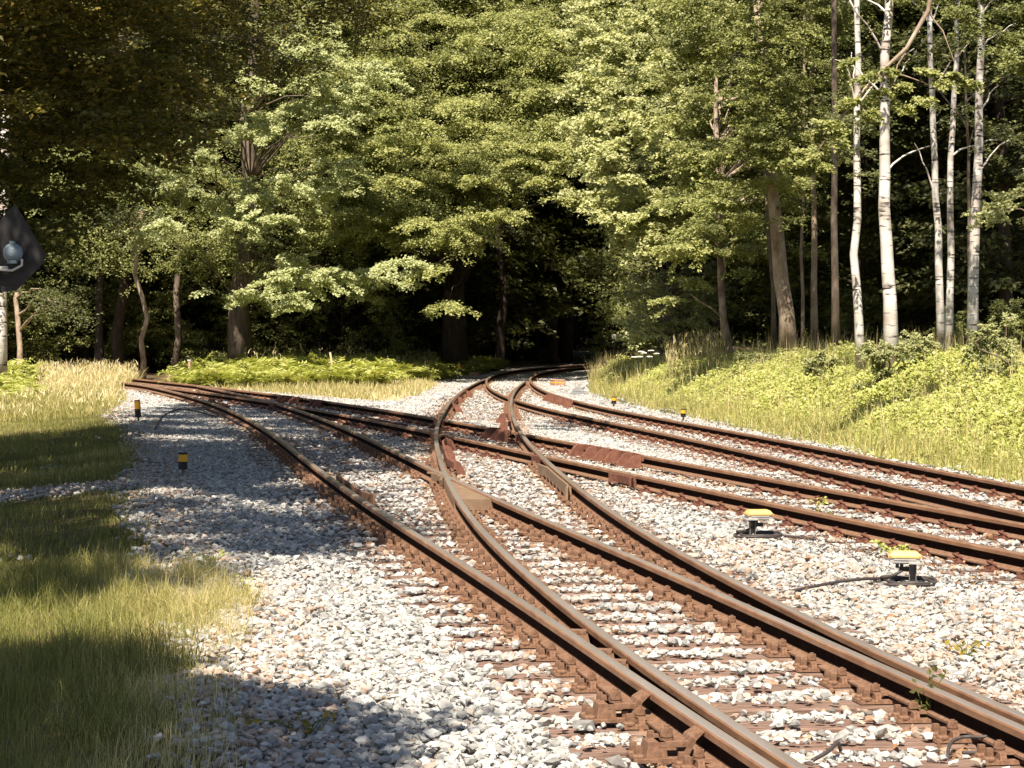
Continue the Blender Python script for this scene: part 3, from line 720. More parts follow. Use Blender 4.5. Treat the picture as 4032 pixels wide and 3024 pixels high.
# ------------------------------------------------------------------ foliage helpers
def leaf_mesh(P, Nn, Dd, size, tint, wid=.62, curl=.12):
    """diamond leaves folded a little along the middle"""
    n = len(P); Nn = Nn / (np.linalg.norm(Nn, axis=1)[:, None] + 1e-9); Dd = Dd - Nn * (Dd * Nn).sum(1)[:, None]; Dd /= np.linalg.norm(Dd, axis=1)[:, None] + 1e-9
    Sd = np.cross(Nn, Dd); s = size[:, None]
    a = P; b_ = P + Dd * s * .45 + Sd * s * wid * .5 + Nn * s * curl; c = P + Dd * s; d_ = P + Dd * s * .45 - Sd * s * wid * .5 + Nn * s * curl
    V = np.stack([a, b_, c, d_], 1).reshape(-1, 3); Fc = np.arange(4 * n).reshape(n, 4)
    return V, Fc, np.repeat(tint, 4)
def spray(c, base, r, n, leaf, r_=rng, flat=.22, droop=.25, up=.55, tw=9, tone=.5, tvar=.22):
    """one leafy branch end: twigs fan from base towards and around c; leaves sit along them"""
    c = np.asarray(c, float); base = np.asarray(base, float); ax = c - base; ax[2] *= .3; ln = np.linalg.norm(ax) + 1e-9; ax /= ln
    k = r_.integers(0, tw, n); ang = r_.uniform(-1.5, 1.5, tw); el = r_.normal(0, flat, tw); L_ = r * r_.uniform(.6, 1.15, tw) * (1.15 - .25 * np.abs(ang))
    st = c - ax * r * .55 + r_.normal(0, r * .25, (tw, 3)) * np.array([1, 1, flat * 1.4])
    ca, sa = np.cos(ang), np.sin(ang)
    D = np.stack([ax[0] * ca - ax[1] * sa, ax[0] * sa + ax[1] * ca, el], 1); D /= np.linalg.norm(D, axis=1)[:, None]
    t = r_.random(n) ** .75
    P = st[k] + D[k] * (t * L_[k])[:, None] * 1.3; P[:, 2] -= droop * (t ** 2) * L_[k]
    side = np.where(r_.random(n) < .5, -1, 1); Sd = np.stack([-D[k][:, 1], D[k][:, 0], np.zeros(n)], 1)
    P += Sd * (side * r_.random(n) * .28 * r * (1 - .6 * t))[:, None] + r_.normal(0, .05 * r, (n, 3))
    Dd = D[k] * .7 + Sd * (side * .9)[:, None] + r_.normal(0, .35, (n, 3)); Dd[:, 2] -= .2
    Nn = np.tile([SD[0] * .8, SD[1] * .8, up + .35], (n, 1)) + r_.normal(0, .42, (n, 3))
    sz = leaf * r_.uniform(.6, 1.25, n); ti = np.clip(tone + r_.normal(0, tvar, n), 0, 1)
    return P, Nn, Dd, sz, ti
def build_crown(name, sprays, leaf, mat, parent, wid=.62, **kw):
    A = [spray(c, b_, r, n_, leaf, **{**kw, **(ex or {})}) for (c, b_, r, n_, ex) in sprays]
    P, N_, D_l, s_, t_ = [np.concatenate(x) for x in zip(*A)]
    V, Fc, T = leaf_mesh(P, N_, D_l, s_, t_, wid)
    return mesh_np(name, V, [Fc], M[mat], parent, tint=T)
def trunk_path(p0, p1, n=9, wob=.12, r=rng):
    t = np.linspace(0, 1, n)[:, None]; P = np.asarray(p0) * (1 - t) + np.asarray(p1) * t
    w_ = np.cumsum(r.normal(0, wob, (n, 3)), axis=0); w_ -= w_[0]; w_[:, 2] = 0; w_ -= t * w_[-1] * .6; return P + w_
def limb(mb, a, b, r0, r1, r=rng, n=6, sag=.1):
    t = np.linspace(0, 1, n)[:, None]; P = np.asarray(a) * (1 - t) + np.asarray(b) * t; ln = np.linalg.norm(np.asarray(b) - np.asarray(a))
    P[:, 2] += (sag * ln * np.sin(t[:, 0] * PI)); P += r.normal(0, .025 * ln, P.shape) * np.sin(t * PI)
    mb.tube(P, np.linspace(r0, r1, n), 5, caps=False)
def tree(name, p0, p1, r0, r1, sprays, leaf, leafmat, barkmat, label, cat='tree', group=None, limbs=.6, limb_r=.04, **kw):
    p0 = np.asarray(p0, float); p1 = np.asarray(p1, float)
    root = empty(name, tuple(p0), label=label, cat=cat, group=group)
    tp = trunk_path(p0, p1); mb = MB(); rr = np.linspace(r0, r1, len(tp)); rr[0] *= 1.35; rr[1] *= 1.08
    mb.tube(tp - p0, rr, 10)
    out = []
    for i, (c, b_, r_s, n_, ex) in enumerate(sprays):
        c = np.asarray(c, float)
        if b_ is None:
            # attach to the trunk somewhat below the branch end
            zt = np.clip(c[2] - .25 * np.linalg.norm(c[:2] - p0[:2]), tp[0, 2] + .15 * (tp[-1, 2] - tp[0, 2]), tp[-1, 2]); k = np.argmin(np.abs(tp[:, 2] - zt)); b_ = tp[k]
        if rng.random() < limbs: limb(mb, np.asarray(b_) - p0, c - p0, limb_r * (.6 + r_s * .4), .008)
        out.append((c - p0, np.asarray(b_) - p0, r_s, n_, ex))
    mb.build('trunk', M[barkmat], root, smooth=True)
    if out: build_crown('crown', out, leaf, leafmat, root, **kw)
    return root
def copy_tree_to(root, loc, rz, sc=1.0, label=None):
    c = root.copy(); COL.objects.link(c); c.location = loc; c.rotation_euler = (0, 0, rz); c.scale = (sc, sc, sc)
    if label: c['label'] = label
    for ch in list(root.children):
        d = ch.copy(); COL.objects.link(d); d.parent = c
    return c
def gz(x, y): return float(ground(np.array([[x, y]]))[0])
def img_spray(px, py, d, rpx, n, **ex):
    c = atd(px, py, d); return (c, None, rpx * d / F, n, ex or None)

# ---------------------------------------------------------------- front forest edge, left to centre
def fill(x0, x1, y0, y1, d0, d1, n, r0, r1, nl, tone=.45, seed=1, keep=None, slope=True, **ex):
    r = np.random.default_rng(seed); out = []
    while len(out) < n:
        px, py, d = r.uniform(x0, x1), r.uniform(y0, y1), r.uniform(d0, d1)
        if keep and not keep(px, py): continue
        if slope: d = d0 + (d1 - d0) * (1 - (py - y0) / (y1 - y0)) * .85 + r.uniform(-.5, 2.0)
        out.append(img_spray(px, py, d, r.uniform(r0, r1), nl, tone=float(np.clip(tone + r.normal(0, .13), 0, 1)), **ex))
    return out
oak_pts = [(1200, 300), (1060, 500), (1280, 380), (1400, 330), (1130, 420), (1030, 330), (680, 580), (760, 630), (640, 700), (850, 800), (930, 880), (1150, 730), (1280, 760), (1010, 770),
           (960, 1170), (1060, 1110), (1160, 1060), (1260, 1110), (1360, 1080), (1480, 1110), (1150, 1200), (1560, 1040), (1140, 150), (1230, 130), (860, 100), (800, 60), (920, 300), (860, 360), (730, 260), (700, 760), (1330, 470), (1240, 200), (1340, 250), (1420, 430), (940, 520), (1090, 860), (1340, 640), (1500, 300), (640, 620), (560, 900), (650, 880)]
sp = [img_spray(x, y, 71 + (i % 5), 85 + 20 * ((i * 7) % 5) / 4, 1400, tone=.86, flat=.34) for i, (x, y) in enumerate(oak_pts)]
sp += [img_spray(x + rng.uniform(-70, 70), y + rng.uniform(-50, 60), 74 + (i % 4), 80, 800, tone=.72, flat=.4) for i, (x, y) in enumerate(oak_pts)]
sp += [(np.array([rng.uniform(-24, -6), rng.uniform(76, 96), rng.uniform(15, 22)]), None, 2.2, 600, dict(tone=.4, flat=.35)) for _ in range(60)]  # unseen upper sprays added to keep the sun off the trees behind
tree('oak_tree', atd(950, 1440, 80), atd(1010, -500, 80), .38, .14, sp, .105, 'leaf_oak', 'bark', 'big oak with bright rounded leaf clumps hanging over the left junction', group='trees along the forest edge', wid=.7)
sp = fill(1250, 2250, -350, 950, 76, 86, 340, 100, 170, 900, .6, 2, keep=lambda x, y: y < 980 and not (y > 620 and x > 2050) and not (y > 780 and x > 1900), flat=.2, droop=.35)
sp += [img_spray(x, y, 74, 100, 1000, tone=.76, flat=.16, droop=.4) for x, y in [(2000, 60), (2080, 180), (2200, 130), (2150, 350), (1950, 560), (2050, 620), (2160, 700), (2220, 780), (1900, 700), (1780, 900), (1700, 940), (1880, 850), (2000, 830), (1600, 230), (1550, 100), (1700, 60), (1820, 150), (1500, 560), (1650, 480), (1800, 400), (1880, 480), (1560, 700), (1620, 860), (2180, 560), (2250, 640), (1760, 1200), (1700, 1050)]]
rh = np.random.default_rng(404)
shade_canopy = lambda n_, xa, xb, ya, yb: [(np.array([rh.uniform(xa, xb), rh.uniform(ya, yb), rh.uniform(15, 22)]), None, rh.uniform(1.8, 2.4), 420, dict(tone=.4, flat=.35)) for _ in range(n_)]  # extra crown sprays above the view, added to shade the wood behind
sp += shade_canopy(110, -9, 9, 78, 122)
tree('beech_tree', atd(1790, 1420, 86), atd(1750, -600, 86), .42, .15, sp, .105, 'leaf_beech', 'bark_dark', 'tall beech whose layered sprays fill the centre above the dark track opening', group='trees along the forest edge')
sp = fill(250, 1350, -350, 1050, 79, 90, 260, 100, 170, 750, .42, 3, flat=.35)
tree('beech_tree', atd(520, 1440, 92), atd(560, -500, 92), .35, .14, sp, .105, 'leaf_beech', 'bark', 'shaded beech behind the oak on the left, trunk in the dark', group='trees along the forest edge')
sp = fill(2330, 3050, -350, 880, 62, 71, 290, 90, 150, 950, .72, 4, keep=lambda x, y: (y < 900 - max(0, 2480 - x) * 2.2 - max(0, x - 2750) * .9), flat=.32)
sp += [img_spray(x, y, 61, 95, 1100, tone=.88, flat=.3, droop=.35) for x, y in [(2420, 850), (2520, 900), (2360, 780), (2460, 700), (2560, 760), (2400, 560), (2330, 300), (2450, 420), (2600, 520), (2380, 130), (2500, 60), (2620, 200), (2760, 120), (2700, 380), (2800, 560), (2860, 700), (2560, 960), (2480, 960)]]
sp += shade_canopy(60, 2, 18, 66, 100)
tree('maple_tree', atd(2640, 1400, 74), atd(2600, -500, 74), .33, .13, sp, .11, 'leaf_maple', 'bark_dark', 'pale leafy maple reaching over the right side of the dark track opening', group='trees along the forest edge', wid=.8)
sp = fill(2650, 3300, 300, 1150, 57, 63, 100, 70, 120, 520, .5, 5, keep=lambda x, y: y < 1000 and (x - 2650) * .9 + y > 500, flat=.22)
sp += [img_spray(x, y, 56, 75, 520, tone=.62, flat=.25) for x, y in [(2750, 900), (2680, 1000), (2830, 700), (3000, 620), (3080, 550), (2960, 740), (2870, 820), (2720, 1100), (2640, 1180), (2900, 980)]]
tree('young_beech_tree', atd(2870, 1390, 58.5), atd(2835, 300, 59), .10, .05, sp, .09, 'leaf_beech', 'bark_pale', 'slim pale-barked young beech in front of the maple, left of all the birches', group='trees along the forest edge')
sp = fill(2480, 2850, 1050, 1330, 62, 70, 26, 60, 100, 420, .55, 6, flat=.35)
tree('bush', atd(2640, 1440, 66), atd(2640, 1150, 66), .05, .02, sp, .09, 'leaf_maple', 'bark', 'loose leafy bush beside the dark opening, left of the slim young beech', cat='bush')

# right-hand wood: canopy above and behind the birches
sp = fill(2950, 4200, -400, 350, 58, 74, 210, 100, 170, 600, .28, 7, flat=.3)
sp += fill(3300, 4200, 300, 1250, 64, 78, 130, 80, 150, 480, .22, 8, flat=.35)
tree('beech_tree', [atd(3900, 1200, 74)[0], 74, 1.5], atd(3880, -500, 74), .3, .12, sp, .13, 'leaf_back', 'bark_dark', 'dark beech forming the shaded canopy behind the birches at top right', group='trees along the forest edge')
sp = fill(3850, 4150, 650, 850, 45, 48, 9, 60, 90, 420, .7, 9, flat=.3)
tree('sapling', [atd(4260, 1250, 46)[0], 46, 2.0], atd(4200, 400, 46), .08, .03, sp, .09, 'leaf_maple', 'bark', 'sunlit sapling whose leaves lean in from the right edge', cat='tree')
# birches and other clear trunks on the bank
def clear_trunk(name, base, top, wpx, d, mat, label, group, leafy=0, seed=0, mids=None, extra=None):
    p0 = atd(*base, d); p0[2] = min(p0[2], gz(p0[0], p0[1]) - .05); p1 = atd(*top, d); r = wpx * d / F / 2
    root = empty(name, tuple(p0), label=label, cat='birch' if 'birch' in name else 'tree', group=group)
    pts = [atd(*base, d)] + [atd(*q, d) for q in (mids or [])] + [p1]; P = [p0]
    for a, b_ in zip(pts[:-1], pts[1:]):
        for t in (.33, .66, 1.0): P.append(a * (1 - t) + b_ * t + np.random.default_rng(seed * 9 + len(P)).normal(0, .02, 3) * [1, 1, 0])
    P = np.array(P); ext = P[-1] - P[-4]; P = np.vstack([P, P[-1] + ext * 1.2, P[-1] + ext * 3])
    R = np.linspace(r * 1.08, r * .55, len(P)); R[0] *= 1.25
    mb = MB(); mb.tube(P - p0, R, 12)
    rr = np.random.default_rng(seed)
    for k in range(5):
        i = rr.integers(4, len(P) - 1); e = P[i] + np.array([rr.uniform(-1.2, 1.2), rr.uniform(-.4, .6), rr.uniform(.3, 1.2)]); limb(mb, P[i] - p0, e - p0, .025, .008, rr)
    mb.build('trunk', M[mat], root, smooth=True)
    cr = []
    for k in range(46):
        c = P[-1] + rr.normal(0, 1, 3) * [2.2, 2.0, 2.4] + [0, 0, .8]; cr.append((c - p0, P[-2] - p0, rr.uniform(.7, 1.2), 180, None))
    for (c_, b__, r_s, n_, ex) in (extra or []): cr.append((c_ - p0, P[5] - p0, r_s, n_, ex))
    for k in range(leafy):
        u = rr.uniform(.45, .95); c = P[int(u * (len(P) - 1))] + rr.normal(0, 1, 3) * [.9, .6, .7]; cr.append((c - p0, P[int(u * (len(P) - 1))] - p0, .55, 240, None))
    build_crown('crown', cr, .085, 'leaf_back' if 'birch' in name else 'leaf_beech', root, tone=.4)
    return root
GB = 'white birches on the bank'
clear_trunk('birch_tree', (3395, 1360), (3375, 60), 34, 44, 'birch', 'slim white birch with the brightest straight stem, leftmost of the birches', GB, 3, 1, [(3362, 1000), (3378, 600)])
clear_trunk('birch_tree', (3515, 1300), (3495, 60), 52, 42, 'birch', 'thickest white birch, second from the left, slightly bent', GB, 3, 2, [(3490, 950), (3478, 550)])
clear_trunk('birch_tree', (3712, 1300), (3665, 100), 30, 47, 'birch', 'thin birch with grey banded bark, left one of the close pair', GB, 2, 3, [(3690, 900), (3672, 500)])
clear_trunk('birch_tree', (3735, 1290), (3768, 100), 28, 48, 'birch', 'thin white birch, right one of the close pair, leaning right', GB, 2, 4, [(3742, 850), (3750, 500)])
clear_trunk('birch_tree', (3830, 1270), (3866, 60), 40, 46, 'birch', 'rough black-patched birch, rightmost of the birches', GB, 4, 5, [(3845, 800), (3856, 450)])
GT = 'brown and grey trunks on the bank'
clear_trunk('beech_tree', (3110, 1385), (3045, 700), 62, 53, 'bark_pale', 'stout leaning beech trunk with pale cracked lower bark, left of the birches', GT, 4, 6, [(3062, 950)], fill(2620, 3420, -120, 1100, 51, 55, 105, 80, 120, 760, .66, 88, keep=lambda x, y: y < 1180 - (x - 2620) * .85, flat=.28) + [img_spray(3005 + 22 * ((k * 5) % 3 - 1), -40 + k * 36, 51.3, 85, 620, tone=.66, flat=.3) for k in range(20)])
clear_trunk('beech_tree', (3293, 1365), (3285, 600), 30, 50, 'bark', 'straight dull brown trunk between the stout beech and the first birch', GT, 1, 7)
clear_trunk('beech_tree', (3210, 1340), (3205, 700), 26, 56, 'bark_pale', 'short-looking pale trunk set back between the stout beech and the brown trunk', GT, 1, 8)
clear_trunk('beech_tree', (3050, 1350), (3020, 700), 18, 56, 'bark', 'very thin dark stem just left of the stout beech', GT, 1, 9)
clear_trunk('beech_tree', (3162, 1350), (3160, 800), 14, 58, 'bark_pale', 'thinnest pale stem just right of the stout beech', GT, 1, 10)
clear_trunk('beech_tree', (3825, 950), (3805, 400), 14, 50, 'bark', 'thin curved brown stem in front of the rightmost birch', GT, 1, 11, [(3812, 700)])
for i, (px, py, d, rp, lb) in enumerate([(3460, 1330, 41, 70, 'dark leafy bush between the two thickest birches on the bank'), (3600, 1310, 42, 80, 'bushy shrub around the base of the thickest birch'), (3900, 1290, 38, 90, 'sunlit sapling bush right of the close pair of birches'), (3760, 1240, 50, 80, 'shaded leafy shrub behind the close pair of birches'),
                               (3990, 1180, 52, 90, 'shaded shrub behind the rightmost birch'), (3220, 1390, 45, 50, 'low bush at the foot of the stout beech'), (2960, 1395, 52, 60, 'small bush between the slim young beech and the stout beech'), (3350, 1150, 60, 80, 'dark shrub behind the leftmost birch'), (2760, 1400, 60, 60, 'low bush behind the tall brown grass heads')]):
    c0 = atd(px, py + 25, d); g0 = gz(c0[0], c0[1]); rb = rp * .62 * d / F; r3 = np.random.default_rng(300 + i)
    sp = [(c0 + r3.normal(0, 1, 3) * [rb * 1.1, rb * .8, rb * .7] + [0, 0, -.1], (c0[0], c0[1], g0 + .2), rb * .75, 260, dict(tone=.6 if i not in (3, 4, 7) else .35, flat=.45)) for k in range(12)]
    sp += [(np.array([c0[0], c0[1], g0]) + r3.normal(0, 1, 3) * [rb, rb * .8, 0] + [0, 0, r3.uniform(.15, max(.3, c0[2] - g0))], (c0[0], c0[1], g0), rb * .7, 200, dict(tone=.4, flat=.45)) for k in range(8)]
    tree('bush', (c0[0], c0[1], g0), (c0[0], c0[1], max(c0[2], g0 + .5)), .03, .012, sp, .06, 'leaf_maple' if i not in (3, 4, 7) else 'leaf_beech', 'bark', lb, cat='bush', limb_r=.012)
# sunlit overhanging branch at the upper right: a tree just outside the frame
b0 = atd(3700, -160, 36)
sp = [img_spray(x, y, 36, r, 330, tone=t, droop=.45, flat=.2) for x, y, r, t in [(3400, 300, 60, .6), (3500, 270, 55, .6), (3350, 400, 55, .65), (3250, 480, 60, .7), (3300, 560, 55, .6), (3180, 570, 60, .68), (3420, 450, 50, .6), (3550, 330, 60, .75), (3650, 290, 60, .75), (3720, 330, 55, .7), (3650, 400, 55, .72), (3560, 430, 55, .75), (3760, 300, 45, .6), (3240, 650, 50, .6), (3120, 640, 45, .6), (3480, 380, 50, .55), (3830, 330, 45, .6), (3350, 230, 45, .5)]]
brp = [atd(3700, -200, 36), atd(3655, 40, 36), atd(3570, 190, 36), atd(3450, 300, 36), atd(3370, 390, 36), atd(3290, 490, 36), atd(3190, 640, 36)]
q0 = np.array([9.6, 35.0, 2.0]); root = empty('beech_tree', tuple(q0), label='beech outside the right edge whose long pale bare branch slants down across the birches', cat='tree')
mb = MB(); mb.tube(np.array([q0, q0 + [.1, 0, 4], q0 + [-.2, .2, 8], q0 + [0, 0, 13]]) - q0, [.22, .19, .16, .1], 10)
limb(mb, np.array([-.1, .1, 6.5]), brp[0] - q0, .07, .05)
mb.tube(np.array(brp) - q0, [.045, .04, .035, .028, .022, .016, .008], 7)
for a, b_ in ((2, (3500, 380)), (3, (3650, 330)), (1, (3760, 250)), (4, (3420, 470))): limb(mb, brp[a] - q0, atd(*b_, 36) - q0, .018, .006, n=5)
mb.build('trunk', M['bark_pale'], root, smooth=True)
out = []
for (c, _, r_s, n_, ex) in sp:
    k = int(np.argmin([np.linalg.norm(np.array(q) - c) for q in brp])); out.append((c - q0, np.array(brp[k]) - q0, r_s, n_, ex))
rr = np.random.default_rng(77)
for (c_, _, r_s, n_, ex) in fill(3450, 4250, -150, 480, 37, 41, 55, 90, 140, 420, .3, 89, keep=lambda x, y: y < 20 + max(0, x - 3700) * .8, flat=.25): out.append((c_ - q0, np.array([0, 0, 7.]), r_s, n_, ex))
for k in range(24): out.append((np.array([1.5, -1.5, 9.5]) + rr.normal(0, 1, 3) * [1.3, 1.3, 1.2], np.array([0, 0, 9.]), .9, 180, dict(tone=.4)))
build_crown('crown', out, .075, 'leaf_beech', root)

# ---------------------------------------------------------------- background wood
def forest_tree(x, y, h, seed, n=150, nl=300, low=1.0, leaf=.24, tone=.3, R=4.0, label='', bark='bark_dark', r0=.2):
    r = np.random.default_rng(seed); z0 = gz(x, y) - .1; sp = []
    for k in range(n):
        z = low + (h - low) * r.random() ** .8; q = R * (1 - .55 * abs((z - low) / (h - low) - .35)) * math.sqrt(r.random()); a = r.uniform(0, 2 * PI)
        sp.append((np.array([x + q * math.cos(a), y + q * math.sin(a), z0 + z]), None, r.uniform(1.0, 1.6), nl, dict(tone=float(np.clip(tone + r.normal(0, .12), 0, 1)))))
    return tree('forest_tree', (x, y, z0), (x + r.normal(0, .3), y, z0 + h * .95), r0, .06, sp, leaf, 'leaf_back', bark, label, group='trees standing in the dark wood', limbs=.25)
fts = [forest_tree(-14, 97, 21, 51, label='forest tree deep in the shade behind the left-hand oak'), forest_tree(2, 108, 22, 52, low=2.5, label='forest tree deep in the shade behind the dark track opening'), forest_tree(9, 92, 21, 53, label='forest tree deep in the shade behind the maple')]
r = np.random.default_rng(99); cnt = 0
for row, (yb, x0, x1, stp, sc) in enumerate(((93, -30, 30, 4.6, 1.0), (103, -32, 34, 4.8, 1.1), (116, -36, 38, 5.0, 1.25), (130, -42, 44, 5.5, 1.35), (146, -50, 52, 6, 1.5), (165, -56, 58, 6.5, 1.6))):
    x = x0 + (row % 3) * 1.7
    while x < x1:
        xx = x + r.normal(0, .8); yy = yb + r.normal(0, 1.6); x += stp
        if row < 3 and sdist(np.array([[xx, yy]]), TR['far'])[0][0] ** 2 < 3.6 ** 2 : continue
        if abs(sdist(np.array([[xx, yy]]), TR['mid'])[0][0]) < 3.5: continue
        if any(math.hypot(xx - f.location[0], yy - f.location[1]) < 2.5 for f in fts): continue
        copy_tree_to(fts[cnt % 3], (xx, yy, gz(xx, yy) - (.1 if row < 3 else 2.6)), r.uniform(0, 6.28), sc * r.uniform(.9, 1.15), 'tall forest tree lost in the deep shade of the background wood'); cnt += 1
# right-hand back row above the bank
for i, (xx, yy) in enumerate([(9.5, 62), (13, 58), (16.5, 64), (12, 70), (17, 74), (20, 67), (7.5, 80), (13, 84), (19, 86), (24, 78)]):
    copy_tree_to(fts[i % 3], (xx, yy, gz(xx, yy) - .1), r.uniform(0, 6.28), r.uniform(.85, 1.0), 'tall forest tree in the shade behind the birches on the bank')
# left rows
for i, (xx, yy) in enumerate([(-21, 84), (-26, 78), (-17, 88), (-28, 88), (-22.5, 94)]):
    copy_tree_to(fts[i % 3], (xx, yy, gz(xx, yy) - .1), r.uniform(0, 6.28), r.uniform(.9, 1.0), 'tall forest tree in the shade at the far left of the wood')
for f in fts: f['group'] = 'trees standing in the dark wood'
# visible trunks at the left and in the opening
def stem(px, pyb, wpx, d, mat, label, top=300, lean=0):
    p0 = atd(px, pyb, d); p0[2] = gz(p0[0], p0[1]) - .1; p1 = atd(px + lean, top, d); rr_ = wpx * d / F / 2
    sp = [(p1 + np.random.default_rng(int(px)).normal(0, 1, 3) * [1, 1, 1] * (1 + .1 * k) + [0, 0, 1], None, 1.1, 160, dict(tone=.3)) for k in range(10)]
    return tree('forest_tree', p0, p1 + [0, 0, 1.5], rr_, rr_ * .7, sp, .12, 'leaf_back', mat, label, group='trunks at the forest edge', limbs=.3)
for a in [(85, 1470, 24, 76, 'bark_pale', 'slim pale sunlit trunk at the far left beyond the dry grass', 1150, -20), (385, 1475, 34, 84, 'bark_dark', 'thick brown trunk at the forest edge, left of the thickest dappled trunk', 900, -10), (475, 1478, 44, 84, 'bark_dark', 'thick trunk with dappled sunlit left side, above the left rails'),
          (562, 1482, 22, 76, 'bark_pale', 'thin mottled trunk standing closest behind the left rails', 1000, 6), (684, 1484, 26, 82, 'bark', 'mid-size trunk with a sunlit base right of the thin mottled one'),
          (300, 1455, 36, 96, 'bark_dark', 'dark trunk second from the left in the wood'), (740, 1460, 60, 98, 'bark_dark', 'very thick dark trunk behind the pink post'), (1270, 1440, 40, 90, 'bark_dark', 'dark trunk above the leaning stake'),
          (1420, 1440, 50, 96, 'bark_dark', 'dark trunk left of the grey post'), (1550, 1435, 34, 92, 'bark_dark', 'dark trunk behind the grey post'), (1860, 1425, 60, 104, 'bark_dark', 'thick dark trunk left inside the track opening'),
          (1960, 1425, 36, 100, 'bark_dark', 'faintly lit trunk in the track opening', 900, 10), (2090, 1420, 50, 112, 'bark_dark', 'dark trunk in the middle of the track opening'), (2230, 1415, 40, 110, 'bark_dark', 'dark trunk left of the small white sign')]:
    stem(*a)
for i, (x0, x1, lb) in enumerate([(-60, 330, 'speckled understorey bush in the shade at the far left of the wood'), (330, 700, 'speckled understorey bush between the dark trunks behind the left rails'), (700, 1100, 'speckled understorey bush behind the pink post'), (1100, 1600, 'speckled understorey bush in the shade above the ferns'), (2350, 2700, 'shaded understorey bush to the right of the small white sign')]):
    sp = fill(x0, x1, 1020, 1420, 84, 91, 46, 50, 95, 330, .5, 500 + i, slope=False, flat=.45)
    c0 = atd((x0 + x1) / 2, 1440, 88); tree('bush', (c0[0], c0[1], gz(c0[0], c0[1])), (c0[0], c0[1], 4.5), .06, .02, sp, .10, 'leaf_beech', 'bark_dark', lb, cat='bush', group='understorey bushes in the dark wood')
# white birch at the very left edge
clear_trunk('birch_tree', (-5, 1470), (8, 900), 52, 66, 'birch', 'white birch cut off by the left edge of the photo', None, 2, 31)

# ---------------------------------------------------------------- the beeches beside the camera on the left: dark foliage and the shade on the ground
def shade_pts(poly, n, zlo, zhi, seed):
    r = np.random.default_rng(seed); W = np.array([at(px, py, -.05)[:2] for px, py in poly]); lo, hi = W.min(0), W.max(0); out = []
    while len(out) < n:
        p = r.uniform(lo, hi)
        if inpoly(p[None], W)[0]:
            z = r.uniform(zlo, zhi); t = z / SD[2]; out.append(np.array([p[0], p[1], 0]) + SD * t)
    return out
S1 = [(-900, 1660), (0, 1675), (360, 1675), (530, 1660), (640, 1620), (740, 1585), (860, 1572), (1100, 1588), (1300, 1600), (1600, 1640), (1760, 1660), (1800, 1700), (1850, 1770), (1700, 1800), (1560, 1850), (1450, 1900), (1300, 1890), (1340, 1960), (1500, 2110), (1380, 2160), (1020, 2310), (860, 2310), (600, 2300), (0, 2320), (-900, 2340)]
S2 = [(-1500, 2520), (0, 2520), (450, 2500), (620, 2580), (760, 2700), (1050, 2730), (1500, 2760), (1480, 2840), (1340, 2930), (1300, 3100), (1300, 3700), (-1500, 3700)]
S3 = [(1800, 1700), (2120, 1735), (2150, 1765), (1900, 1780), (1800, 1760)]
S4 = [(2120, 1660), (2420, 1690), (2420, 1710), (2150, 1700)]
P1 = shade_pts(S1, 620, 7.0, 11.5, 5); P2_ = shade_pts(S2, 120, 6.5, 10, 6); P3 = shade_pts(S3, 10, 8.5, 10, 7) + shade_pts(S4, 8, 8.5, 10, 8)
def big_beech(p0, p1, r0, sprays, label, extra, leafy=.10):
    return tree('beech_tree', p0, p1, r0, .16, sprays, leafy, 'leaf_near', 'bark', label, group='large beeches beside the line on the left', limbs=.35, limb_r=.03, up=.7, wid=.6)
near_sp = []
rr = np.random.default_rng(15)
while len(near_sp) < 130:
    px, py, d = rr.uniform(-250, 800), rr.uniform(-250, 1000), rr.uniform(24, 31)
    if py > 980 - max(0, px - 150) * .9 or (px > 620 and py > 480): continue
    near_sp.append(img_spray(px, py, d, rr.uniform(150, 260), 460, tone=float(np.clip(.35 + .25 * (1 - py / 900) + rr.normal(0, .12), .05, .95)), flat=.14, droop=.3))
thr = 24
sA = [(p, None, .72 + .25 * rr.random(), 560, dict(tone=.4, flat=.3)) for p in P1 if p[1] >= thr] + [(p, None, .5, 260, None) for p in P3]
sB = [(p, None, .72 + .25 * rr.random(), 560, dict(tone=.4, flat=.3)) for p in P1 if p[1] < thr and p[1] > 11]
sC = [(p, None, .60, 560, dict(tone=.4)) for p in P2_] + [(p, None, .62, 300, None) for p in P1 if p[1] <= 11]
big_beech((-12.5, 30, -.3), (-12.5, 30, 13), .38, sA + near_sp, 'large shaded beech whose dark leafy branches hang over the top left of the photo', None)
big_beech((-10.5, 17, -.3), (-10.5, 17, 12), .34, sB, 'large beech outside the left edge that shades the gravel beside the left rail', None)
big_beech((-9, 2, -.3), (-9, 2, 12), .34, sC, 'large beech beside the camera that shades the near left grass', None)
# ---------------------------------------------------------------- ground vegetation
def blades(P, h, wd, tint, lean=.35, seg=2, r=rng, bend=.35):
    n = len(P); a = r.uniform(0, 2 * PI, n); ln = np.abs(r.normal(0, lean, n)); dx = np.stack([np.cos(a), np.sin(a), np.zeros(n)], 1)
    f = r.uniform(0, 2 * PI, n); sd = np.stack([np.cos(f), np.sin(f) * .5, np.zeros(n)], 1) * (wd / 2)[:, None]
    V = []
    for k in range(seg + 1):
        t = k / seg; c = P + dx * (ln * h * (t ** 2 if seg > 1 else t))[:, None]; c[:, 2] += h * (t - bend * ln * t * t)
        if k < seg: V += [c - sd * (1 - .55 * t), c + sd * (1 - .55 * t)]
        else: V += [c]
    m = len(V); V = np.stack(V, 1).reshape(-1, 3); b0_ = (np.arange(n) * m)[:, None]
    q = []
    for k in range(seg - 1): q.append(b0_ + np.array([[2 * k, 2 * k + 1, 2 * k + 3, 2 * k + 2]]))
    tri = b0_ + np.array([[2 * (seg - 1), 2 * (seg - 1) + 1, 2 * seg]])
    return V, ([np.vstack(q)] if q else []) + [tri], np.repeat(tint, m)
